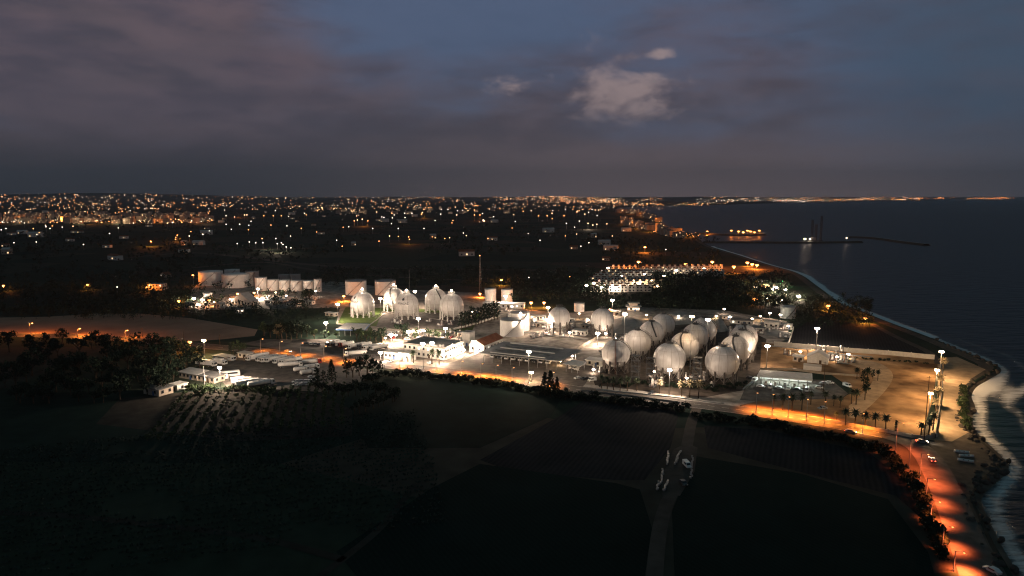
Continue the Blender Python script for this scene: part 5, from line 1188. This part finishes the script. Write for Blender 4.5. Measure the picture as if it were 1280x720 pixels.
# lit orchard below the truck park: rows of small trees
OA, OD = G(232, 494), (G(330, 488) - G(232, 494)); OD.z = 0; OD.normalize(); OE = Vector((OD.y, -OD.x, 0)); n_or = 0
for j in range(16):
    for i in range(26):
        p = OA + OD * (i * 4.3) + OE * (j * 4.4 + (i % 2) * .6)
        q = (p.x / (p.y * cp + CZ * sp) * F + 640)
        if n_or < 290 and 140 < q < 430 and RND.random() < .9:
            v = RND.randrange(3); k = ('small', 'leaf_mid', v)
            if k not in TP: TP[k] = make_tree('small', 50 + 7 * v, 'leaf_mid', 'x', 'tree', 'orchard_tree')
            TP[k].put((p.x + RND.uniform(-.4, .4), p.y + RND.uniform(-.4, .4), .05), RND.random() * 6, 'small rounded orchard tree in the rows below the truck park', 'orchard rows below the truck park', RND.uniform(.75, 1.2)); n_or += 1
for x, y in along([(748, 484), (790, 487), (812, 482), (840, 487), (868, 486), (890, 490), (935, 486)], 46): tree('bush', x, y - RND.uniform(0, 7), 'dark shrub in the planting under the front spheres', 'shrubs under the front spheres', RND.uniform(.7, 1.25), 'leaf_dark')
# dark crop rows in the foreground and woods on the plain: uncountable masses
rr = random.Random(5); mb = MB()
A = G(-30, 735); D1 = Vector((.955, .30, 0)); D2 = Vector((-.30, .955, 0))
for j in range(30):
    for i in range(-30, 150):
        p = A + D1 * (i * 1.5 + rr.uniform(-.4, .4)) + D2 * (j * 3.8 + rr.uniform(-.2, .2))
        if rr.random() < .12 or noise.noise(Vector((p.x * .04, p.y * .04, 7))) > .34 or p.x > -14 - j * 1.1 + 9 * noise.noise(Vector((j * .3, 0, 0))): continue
        if p.x > -20 + j * -.8 or p.y < 150: continue
        for _ in range(6): leaf(mb, p + Vector((rr.uniform(-.6, .6), rr.uniform(-.5, .5), rr.uniform(.1, .9))), rr.uniform(.25, .5), rr)
o = mb.build('crop_rows', M['crop']); tag(o, 'rows of low dark crops filling the dark lower left fields', 'crops', kind='stuff')
def woods(name, boxes, label):
    mb = MB(); rr = random.Random(9)
    for (x0, x1, y0, y1, n, hmin, hmax) in boxes:
        for _ in range(n):
            x, y = rr.uniform(x0, x1), rr.uniform(y0, y1)
            p = G(x, y); h = rr.uniform(hmin, hmax); w = h * .42
            if noise.noise(Vector((p.x * .006, p.y * .004, 1))) < -.12 and y < 340: continue
            mb.cyl(p, p + Vector((0, 0, h * .5)), .2, .12, 3, False)
            k = 26 if y > 330 else 9
            for _ in range(k):
                d = Vector((rr.gauss(0, .5), rr.gauss(0, .5), rr.gauss(0, .45))); leaf(mb, p + Vector((d.x * w, d.y * w, h * .6 + d.z * h * .38)), h * (.10 if y > 330 else .2) * rr.uniform(.7, 1.3), rr)
    o = mb.build(name, M['leaf_dark']); tag(o, label, 'woods', kind='stuff')
woods('woods', [(400, 745, 338, 360, 420, 6, 11), (640, 760, 356, 378, 200, 6, 11), (815, 985, 347, 388, 760, 6, 12), (735, 900, 370, 388, 160, 5, 9), (985, 1090, 374, 410, 240, 4, 8), (60, 240, 340, 400, 260, 5, 9), (240, 420, 386, 402, 260, 2.2, 3.6), (0, 240, 360, 395, 200, 5, 9), (160, 420, 318, 346, 150, 5, 9)], 'dark woods spreading behind the terminal')
woods('scrubland', [(-40, 800, 276, 320, 1500, 6, 12), (760, 900, 292, 334, 260, 5, 9), (-40, 720, 256, 276, 700, 8, 14), (-40, 400, 320, 400, 500, 5, 9)], 'dark scattered trees over the far plain')
# rocks along the shore
RM = []
for s in range(4):
    rr = random.Random(s); mb = MB(); mb.ball((0, 0, 0), 1, 8, 5, .7); mb.v = [tuple(Vector(v) * (1 + .3 * noise.noise(Vector(v) * 1.7 + Vector((s * 9, 0, 0))))) for v in mb.v]; mb.sm = [False] * len(mb.sm); RM.append(mb.mesh('rock', M['rock']))
for i in range(170):
    y_ = RND.random(); k = int(y_ * 6 * 19); p = coast[k].lerp(coast[k + 1], RND.random()); q = offset(coast, 0)[k]
    s = RND.uniform(.5, 1.5); o = bpy.data.objects.new('rock', RM[RND.randrange(4)]); COL.objects.link(o); o.location = (p.x + RND.uniform(-4, 1.5), p.y + RND.uniform(-3, 3), 0); o.scale = (s, s * RND.uniform(.7, 1.2), s); o.rotation_euler = (RND.random(), RND.random(), RND.random() * 6)
    tag(o, 'dark boulder lying along the waterline of the shore', 'rock', 'boulders along the shore')
# ------------------------------------------------------------------ villas of the estate
def villa_proto(lit):
    t = thing('villa', 'white villa in the rows of the lamplit estate', 'house', (0, 0, 0), 0, 'villas of the estate')
    mb = MB(); mb.box((0, 0, 0), 8, 8, 6); mb.box((2.6, 0, 6), 2.6, 8.0, 2.4); mb.build('wall', M['plaster'], t)
    mb = MB(); mb.box((-1.35, 0, 6.01), 5.3, 8.4, .25); mb.box((2.6, 0, 8.41), 3.0, 8.5, .25); mb.build('roof', M['roof_tile'], t)
    for z in (.9, 3.9):
        for x in (-2.4, 1.2): mb = MB(); mb.box((x, -4.06, z), 1.5, .08, 1.5); mb.build('window', M['win_warm' if lit and (z > 2) == (x > 0) else 'glass'], t)
    mb = MB(); mb.box((-.6, -4.6, 3.2), 5.5, 1.2, .2); mb.build('balcony', M['plaster'], t); return Proto(t)
VP = [villa_proto(False), villa_proto(True)]
for (y, x0, x1, st) in ((364.5, 743, 826, 9.0), (358.5, 746, 826, 8.4), (352.5, 740, 822, 8.0), (347.2, 748, 840, 7.8), (342.6, 760, 866, 7.4), (338.6, 764, 900, 7.0), (345, 870, 905, 7.4)):
    x = x0
    while x < x1:
        if RND.random() < .92: VP[1 if RND.random() < .22 else 0].put(G(x, y + (x - x0) * -.004), math.radians(-8) + RND.uniform(-.03, .03))
        x += st * RND.uniform(.93, 1.12)
for k, (x, y, p_, c) in enumerate(((733, 364, 3, 'w'), (742, 361, 3, 'w'), (752, 366, 5, 'w'), (768, 366, 5, 'w'), (784, 363, 5, 'w'), (800, 360, 6, 'y'), (815, 358, 7, 'y'), (823, 365, 5, 'y'), (776, 352, 4, 'w'), (806, 350, 4, 'w'), (830, 352, 3, 'w'), (845, 345, 4, 'w'), (760, 342, 3, 'w'), (880, 343, 4, 'w'))):
    lamp(c, x, y - 8, y, p_ * .36, 'small lamp among the white villas of the estate', group='lamps of the estate', size=1.0)
for k, (x, hy, by) in enumerate(((785, 334, 342), (798, 326, 336), (857, 329, 337), (890, 326, 336), (917, 332, 342), (934, 327, 333), (940, 329, 336), (946, 330, 337), (944, 372, 378), (806, 308, 316))):
    lamp('o', x, hy, by, (9, 6, 7, 14, 9, 7, 7, 10, 5, 12)[k], f"orange lamp beyond the estate, {ORD[k]} from the west" if k < 8 else ('orange lamp in the dark right of the estate woods' if k == 8 else 'lone orange lamp on the plain above the estate'), size=1.6)
# lit beach village right of the woods
for k, (x, y) in enumerate(((950, 362), (956, 360), (961, 363), (966, 359), (972, 361), (978, 358), (984, 361), (958, 368), (963, 370), (975, 366), (985, 372), (952, 355), (945, 352))):
    bldg(x, y, -7, 6, 3.6 + .8 * (k % 3), 'small lit house of the beach village', 'plaster' if k % 2 else 'plaster_b', 'roof_grey', 'flat' if k % 2 else 'gable', (1, 3, 1), 'beach_house', 'house', .6, group='houses of the beach village')
for k, (x, y, c) in enumerate(((951, 362, 'o'), (958, 364, 'y'), (964, 366, 'w'), (969, 363, 'w'), (981, 366, 'w'), (961, 376, 'w'), (975, 378, 'w'), (998, 374, 'w'))): lamp(c, x, y - 5, y + 1, 6, 'lamp shining in the small beach village', group='lamps of the beach village', size=1.3)
t = lamp('w', 977, 351, 358, 2, 'green beacon lamp at the beach village', size=1.2)
for ch in t.children:
    if ch.name.startswith('lamp_head'): ch.data.materials[0] = M['lamp_green']
    if ch.type == 'LIGHT': ch.data = ch.data.copy(); ch.data.color = (.1, 1, .3)
for x, hy, by, kw, lb in ((5, 356, 364, 2.5, 'orange lamp on the dark plain at the left edge'), (110, 355, 363, 1.5, 'orange lamp on the dark plain left of the glowing lone house'), (627, 349, 357, 7, 'orange lamp in the dark behind the slim white tanks'), (183, 358, 364, 3, 'orange lamp before the glowing lone house'), (189, 301, 308, 12, 'orange lamp far out on the left plain'), (262, 374, 383, 0.8, 'low orange lamp in the tank farm yard'), (297, 366, 371, 1.5, 'orange lamp glowing behind the largest hall'), (318, 365, 370, .8, 'orange lamp right of the widest tank'), (430, 369, 377, 5, 'orange lamp at the foot of the cream tanks'), (600, 366, 372, 3, 'orange lamp behind the rightmost columned sphere'), (664, 377, 385, 4, 'orange lamp under trees right of the slim tanks'), (680, 377, 385, 4, 'orange lamp under trees left of the lone spheres'), (1081, 397, 404, 6, 'orange lamp on the far beach'), (1035, 381, 389, 6, 'orange lamp at the dark beach shed')):
    lamp('o', x, hy, by, kw, lb, size=1.0)
# ------------------------------------------------------------------ farmhouses and lamps over the plain
FP = []
for v in range(4):
    t = thing('farmhouse', 'pale farm building on the dark plain', 'house', (0, 0, 0), 0, 'farm buildings over the dark plain'); w = (14, 20, 10, 26)[v]
    mb = MB(); mb.box((0, 0, 0), w, 9, 5 + v); mb.build('wall', M['plaster' if v % 2 else 'plaster_b'], t); mb = MB(); h = 5 + v; r = 2.4
    mb.slab([(-w / 2 - .5, -5, h), (w / 2 + .5, -5, h), (w / 2 + .5, 0, h + r), (-w / 2 - .5, 0, h + r)], .2); mb.slab([(-w / 2 - .5, 0, h + r), (w / 2 + .5, 0, h + r), (w / 2 + .5, 5, h), (-w / 2 - .5, 5, h)], .2); mb.build('roof', M['roof_tile' if v < 2 else 'roof_pale'], t)
    for k in range(3): mb = MB(); mb.box((-w / 3 + k * w / 3, -4.56, 1.4), 1.8, .1, 1.8); mb.build('window', M['win_warm' if k == v % 3 else 'glass'], t)
    FP.append(Proto(t))
LP = {}
for key, mat in (('o', 'far_orange'), ('y', 'far_warm'), ('w', 'far_white')):
    t = thing('yard_lamp', 'lamp on a pole shining from the dark plain', 'street lamp', (0, 0, 0), 0, 'lamps over the dark plain')
    mb = MB(); mb.cyl((0, 0, 0), (0, 0, 9), .2, .14, 5); mb.build('pole', M['grey_metal'], t); mb = MB(); mb.ball((0, 0, 9.2), .75, 8, 6, .8); mb.build('lamp_head', M[mat], t); LP[key] = Proto(t)
LBL = {'o': 'orange lamp on a pole shining from the dark plain', 'y': 'warm yellow lamp on a pole shining from the dark plain', 'w': 'white lamp on a pole shining from the dark plain'}
def yard_lamp(c, px, py, s=1.0): return LP[c].put(G(px, py), 0, LBL[c], 'lamps over the dark plain', s)
hand = [(354, 309, 'w'), (345, 302, 'w'), (347, 308, 'w'), (352, 307, 'w'), (358, 312, 'w'), (364, 313, 'w'), (328, 302, 'o'), (329, 307, 'w'), (339, 286, 'o'), (330, 275, 'o'), (342, 275, 'o'), (352, 275, 'o'), (359, 287, 'w'), (377, 290, 'o'), (397, 268, 'o'), (428, 311, 'o'), (421, 304, 'w'), (436, 288, 'w'), (443, 281, 'o'), (447, 280, 'y'), (453, 279, 'y'), (460, 281, 'o'), (466, 290, 'w'), (471, 270, 'y'), (474, 305, 'o'), (480, 277, 'w'), (487, 299, 'y'), (490, 272, 'o'), (498, 290, 'w'), (506, 272, 'w'), (512, 303, 'o'), (511, 300, 'o'), (515, 272, 'w'), (528, 271, 'y'), (530, 266, 'o'), (527, 273, 'o'), (530, 290, 'w'), (551, 273, 'w'), (552, 266, 'w'), (560, 266, 'w'), (556, 302, 'o'), (571, 274, 'y'), (572, 268, 'w'), (585, 268, 'y'), (593, 267, 'o'), (593, 274, 'o'), (600, 274, 'o'), (605, 281, 'w'), (617, 276, 'w'), (625, 265, 'o'), (610, 302, 'o'), (604, 281, 'y'), (58, 288, 'w'), (63, 290, 'w'), (8, 290, 'w'), (46, 306, 'w'), (18, 307, 'w'), (105, 309, 'w'), (102, 282, 'y'), (67, 281, 'o'), (216, 283, 'w'), (240, 281, 'w'), (265, 280, 'o'), (283, 275, 'w'), (283, 285, 'w'), (300, 285, 'w'), (306, 274, 'y'), (309, 274, 'y'), (237, 299, 'w'), (222, 298, 'o'), (220, 303, 'o'), (254, 297, 'w'), (297, 308, 'w'), (312, 306, 'w'), (320, 307, 'w'), (147, 360, 'w'),
        (604, 280, 'w'), (656, 262, 'y'), (654, 269, 'o'), (664, 268, 'y'), (673, 275, 'o'), (684, 275, 'o'), (690, 272, 'y'), (705, 275, 'o'), (708, 284, 'w'), (716, 266, 'o'), (721, 270, 'o'), (724, 268, 'o'), (731, 273, 'y'), (727, 262, 'w'), (740, 266, 'w'), (744, 267, 'y'), (748, 267, 'y'), (736, 307, 'w'), (675, 304, 'w'), (832, 315, 'w'), (726, 311, 'w'), (735, 284, 'y'), (741, 286, 'y'), (746, 285, 'y'), (661, 348, 'w'), (752, 340, 'w'), (712, 347, 'o'), (722, 350, 'w')]
for x, y, c in hand:
    d = G(x, y + 1).y; yard_lamp(c, x, y + 7 * F / d * .8, max(.7, min(2.6, d / 1150)))
for _ in range(130):
    x = RND.uniform(0, 770); y = 258 + 46 * RND.random() ** 2.2; d = G(x, y).y
    yard_lamp(RND.choice('ooywww'), x, y, max(.8, min(2.4, d / 1300)))
for _ in range(60):
    x = RND.uniform(-20, 800); y = 264 + 62 * RND.random() ** 1.4
    FP[RND.randrange(4)].put(G(x, y), RND.uniform(-.5, .5), 'pale farm building on the dark plain', None, RND.uniform(.8, 1.3))
for k, (x, y, kw, c) in enumerate(((455, 283, 60, ORANGE), (350, 316, 40, WHITE), (530, 273, 90, ORANGE), (735, 287, 60, WHITE), (510, 305, 30, ORANGE), (225, 302, 40, ORANGE), (335, 312, 20, WHITE), (600, 276, 60, ORANGE), (440, 264, 200, (1, .66, .36)), (530, 261, 160, WHITE), (300, 272, 80, ORANGE))):
    p = G(x, y); light('lamp_light', LP['o'].root, (0, 0, 0), kw * KW, c).parent = None; o = COL.objects[-1]; o.location = (p.x, p.y - 6, 10)
# ------------------------------------------------------------------ city: apartment blocks seen one by one, then the mass behind
AP = []
for v in range(4):
    w, d, h = ((22, 14, 17), (30, 14, 14), (16, 15, 21), (24, 14, 12))[v]; t = thing('apartment_block', 'pale apartment block in the glowing town on the left', 'building', (0, 0, 0), 0, 'apartment blocks of the left town')
    mb = MB(); mb.box((0, 0, 0), w, d, h); mb.build('wall', M['plaster_b'], t); mb = MB(); mb.box((0, 0, h + .02), w + .8, d + .8, .5); mb.box((w * .2, 0, h + .54), 5, 5, 2.4); mb.build('roof', M['roof_grey'], t)
    mb = MB(); ml = MB(); rr = random.Random(v)
    for i in range(int(w / 3.6)):
        for j in range(int(h / 3)): (ml if rr.random() < .16 else mb).box((-w / 2 + 2 + i * 3.6, -d / 2 - .06, 1 + j * 3), 1.7, .1, 1.5)
    pass
    w_ = mb.build('window_grid', M['glass'], t); ml.v and ml.build('lit_pane', M['win_warm'], w_)
    AP.append(Proto(t))
def block(x, y, lab, grp): return AP[RND.randrange(4)].put(G(x, y), RND.uniform(-.3, .3), lab, grp, RND.uniform(.8, 1.15))
for _ in range(150): block(RND.uniform(-10, 265), RND.uniform(267, 280), 'pale apartment block in the glowing town on the left', 'apartment blocks of the left town')
for _ in range(26): block(RND.uniform(388, 640), RND.uniform(262, 268), 'pale apartment block of the lit estate on the plain', 'blocks of the lit estate on the plain')
for k in range(24):
    x = -5 + 270 * (k + .5) / 24; p = G(x, RND.uniform(274, 281)); light('lamp_light', None, (p.x, p.y - 6, 11), RND.uniform(28, 62) * KW, ORANGE if RND.random() < .75 else (1, .7, .4))
for k, (x, y) in enumerate(((778, 266), (790, 268), (805, 271), (818, 275), (828, 278), (785, 281), (800, 286), (815, 290), (832, 293), (865, 296))): p = G(x, y); light('lamp_light', None, (p.x - 8, p.y, 10), 80 * KW, ORANGE)
for _ in range(60):
    u = RND.random(); x, y = (772 + 58 * u, 263.5 + 14.5 * u * u) if RND.random() < .45 else (778 + 70 * u, 277 + 18 * u)
    block(x + RND.uniform(-6, 2), y + RND.uniform(0, 2.5), 'lit building on the seafront strip of the bay', 'buildings of the seafront strip')
from mathutils.bvhtree import BVHTree
HB_ = []
for o in bpy.data.objects:
    if o.name.startswith(('hills', 'mountains')): HB_.append(BVHTree.FromPolygons([v.co for v in o.data.vertices], [tuple(p.vertices) for p in o.data.polygons]))
def on_land(px, py):
    d = ray(px, py).normalized(); best = None
    if d.z < -1e-4:
        best = -CZ / d.z
        if best > 39000: best = None
    for t in HB_:
        h = t.ray_cast(Vector((0, 0, CZ)), d)
        if h[0] is not None and (best is None or h[3] < best): best = h[3]
    return None if best is None else Vector((0, 0, CZ)) + d * best
city = {'far_warm': MB(), 'far_orange': MB(), 'far_white': MB()}; houses = MB(); nlost = 0
def city_light(px, py, s=1.0, c=None):
    global nlost
    p = on_land(px, py)
    if p is None: nlost += 1; return
    dist = p.length; k = c or RND.choices(('far_warm', 'far_orange', 'far_white'), (4, 5, 2))[0]
    r = dist / F * .37 * s; mb = city[k]; mb.octa(p + Vector((0, 0, r)), r); mb.box(p + Vector((0, r * 1.2, -1)), r * 2.2, r * 1.6, r * 1.4)
    mb.mi[-6:] = [1] * 6
def spread(n, x0, x1, y0, y1, s0=.6, s1=1.2, pw=1.0, c=None):
    k = 0; n = int(n * 1.5)
    while k < n:
        x, y = RND.uniform(x0, x1), y0 + (y1 - y0) * RND.random() ** pw
        if noise.noise(Vector((x * .035, y * .22, 2))) + .5 * noise.noise(Vector((x * .16, y * .5, 5))) < RND.uniform(-.45, .35): continue
        k += 1; city_light(x, y, .35 + (s1 - .3) * RND.random() ** 1.7, c)
spread(300, 0, 320, 240, 262, .6, 1.25); spread(150, 0, 262, 264, 278, .7, 1.3, 1, None); spread(110, 0, 262, 265, 279, .8, 1.4, 1, 'far_orange'); spread(25, 0, 40, 274, 279, 1, 1.5, 1, 'far_white')
spread(200, 310, 640, 245, 262, .55, 1.1); spread(30, 395, 455, 259, 265, .9, 1.3, 1, 'far_warm'); spread(14, 500, 540, 257, 261, .8, 1.3); spread(40, 430, 560, 243, 250, .6, 1.0)
spread(380, 620, 780, 240.5, 254, .5, .95, .9); spread(70, 655, 715, 240, 247, .6, 1.1, 1, 'far_orange'); spread(120, 700, 830, 244, 255, .5, .9); spread(60, 765, 910, 253.6, 257.0, .7, 1.25)
spread(75, 640, 830, 254, 264, .5, 1.0)
for u in range(70): v = RND.random(); city_light(773 + 56 * v + RND.uniform(-2, 1), 262.5 + 13.5 * v * v + RND.uniform(-1, 2), RND.uniform(.8, 1.5), RND.choice(('far_warm', 'far_orange', 'far_orange')))
for u in range(75): v = RND.random(); city_light(776 + 62 * v + RND.uniform(-3, 1), 274 + 20 * v + RND.uniform(-3, 2), RND.uniform(.7, 1.4), RND.choice(('far_warm', 'far_orange', 'far_orange')))
for u in range(22): city_light(RND.uniform(848, 875), RND.uniform(289, 297), RND.uniform(.6, 1.0), 'far_orange')
spread(150, 880, 1060, 243, 252, .5, 1.2); spread(70, 870, 1030, 248.5, 253.5, .6, 1.1, 1, 'far_white'); spread(80, 1040, 1150, 246.5, 250.5, .6, 1.25, 1, None); spread(48, 1150, 1275, 247, 249.3, .6, 1.25, 1, 'far_orange')
spread(16, 690, 750, 228, 243, .35, .6, .6, 'far_white'); spread(26, 780, 835, 229, 243, .4, .65, .7); spread(8, 858, 872, 232, 236, .5, .8, 1, 'far_white'); spread(9, 630, 700, 228, 242, .4, .6, 1, 'far_white'); spread(30, 930, 1010, 236, 244, .35, .6)
M['far_wall'] = pm('far house walls', (.30, .26, .22), .9, .2, .05)
for k, mb in city.items():
    o = mb.build('city_lights', [M[k], M['far_wall']]); tag(o, {'far_warm': 'warm yellow lights of the far city along the horizon', 'far_orange': 'orange lights of the far city along the horizon', 'far_white': 'white lights of the far city along the horizon'}[k], 'city lights', kind='stuff')
# ------------------------------------------------------------------ bay: jetty, breakwater, jack-up barge
def breakwater(pxs, w, h, label, name='breakwater'):
    ln = path(pxs, 4); t = thing(name, label, 'breakwater', (ln[0].x, ln[0].y, 0)); o = ln[0]; mb = MB()
    a, b_, c, d = offset(ln, w), offset(ln, w * .45), offset(ln, -w * .45), offset(ln, -w); n = len(ln); vs = []; fs = []
    for L_, z in ((a, -1.6), (b_, h), (c, h), (d, -1.6)): vs += [(p.x - o.x, p.y - o.y, z + .25 * noise.noise(p * .05)) for p in L_]
    for r in range(3):
        for i in range(n - 1): fs.append((r * n + i, (r + 1) * n + i, (r + 1) * n + i + 1, r * n + i + 1))
    mb.add(vs, fs); m = mb.build('rock_bank', M['rock'], t); 
    for p in m.data.polygons:
        if p.normal.z < 0: p.flip()
    mb = MB(); l1, l2 = offset(ln, w * .3), offset(ln, -w * .3)
    mb.add([(p.x - o.x, p.y - o.y, h + .35) for p in l1] + [(p.x - o.x, p.y - o.y, h + .35) for p in l2], [(i, n + i, n + i + 1, i + 1) for i in range(n - 1)]); mb.build('roadway', M['concrete'], t)
breakwater([(880, 303), (940, 303.2), (1010, 303.4), (1076, 302.6)], 9, 2.4, 'long straight dark jetty reaching into the bay')
breakwater([(1062, 296.5), (1085, 297.5), (1105, 299.5), (1125, 302.5), (1158, 306.5)], 9, 2.6, 'curved dark breakwater beyond the jetty')
breakwater([(872, 291.5), (900, 293.5), (930, 294), (955, 293.5)], 10, 2.4, 'short lit harbour mole at the shore')
p = G(1019, 302, 1); t = thing('jackup_barge', 'dark jack-up barge with three tall lattice legs beside the jetty', 'barge', (p.x, p.y, -1.2)); mb = MB(); mb.box((0, 0, 0), 26, 16, 5, 0, 1.0); mb.build('hull', M['dark_metal'], t)
for dx, dy, ty in ((-10, -5, 274), (3, 5, 280), (9.5, -4, 269)):
    h = top_z(Vector((p.x, p.y, 0)), ty); mb = MB()
    for sx in (-1, 1):
        for sy in (-1, 1): mb.cyl((dx + sx * 1.5, dy + sy * 1.5, 3), (dx + sx * 1.5, dy + sy * 1.5, h), .35, .35, 5)
    n = int(h / 4)
    for i in range(n):
        for sx, sy, ex, ey in ((-1, -1, 1, -1), (1, -1, 1, 1), (1, 1, -1, 1), (-1, 1, -1, -1)): mb.cyl((dx + sx * 1.5, dy + sy * 1.5, 4 + i * 4 * (h - 4) / (n * 4)), (dx + ex * 1.5, dy + ey * 1.5, 4 + (i + 1) * 4 * (h - 4) / (n * 4)), .22, .22, 4)
    mb.build('lattice_leg', M['dark_metal'], t)
mb = MB(); mb.box((-4, 1, 5.02), 8, 7, 6); mb.build('deckhouse', M['grey_tank'], t)
for x, y, c, lb, kw in ((1006, 298, 'w', 'bright white lamp on the jetty left of the barge', 3), (1012, 298.4, 'w', 'smaller white lamp on the jetty beside the barge', .8), (1058, 297, 'w', 'white lamp on the breakwater root', .8)): lamp('s', x, y, y + 4.5, kw * .5, lb, size=1.5 if x == 1006 else .9)
for k, x in enumerate((914, 923, 929, 934, 938, 943, 949, 884)): lamp('o', x, 287.5 + (k % 3), 293, 4, 'orange lamp on the short lit harbour mole', group='lamps of the harbour mole', size=1.7)

# small working lamps among the plant
for k, (x, y) in enumerate(((482, 427), (495, 424), (530, 420), (541, 428), (570, 446), (580, 442), (612, 434), (641, 404), (655, 400), (668, 404), (690, 414), (712, 420), (724, 398), (735, 404), (757, 421), (770, 430), (808, 398), (818, 470), (848, 402), (858, 478), (895, 402), (905, 392), (912, 401), (940, 403), (950, 400), (962, 398), (975, 400), (985, 414), (1000, 446), (1030, 447), (1046, 452), (1060, 447), (345, 372), (358, 374), (288, 380), (300, 377), (268, 382), (395, 370), (590, 394), (640, 388), (700, 456), (715, 449), (742, 466), (560, 440), (548, 446), (602, 442))):
    lamp('w' if k % 4 else 'y', x, y - RND.uniform(5, 8), y + 1, RND.uniform(.18, .5), 'small working lamp shining among the plant', group='small working lamps of the terminal', size=.6)
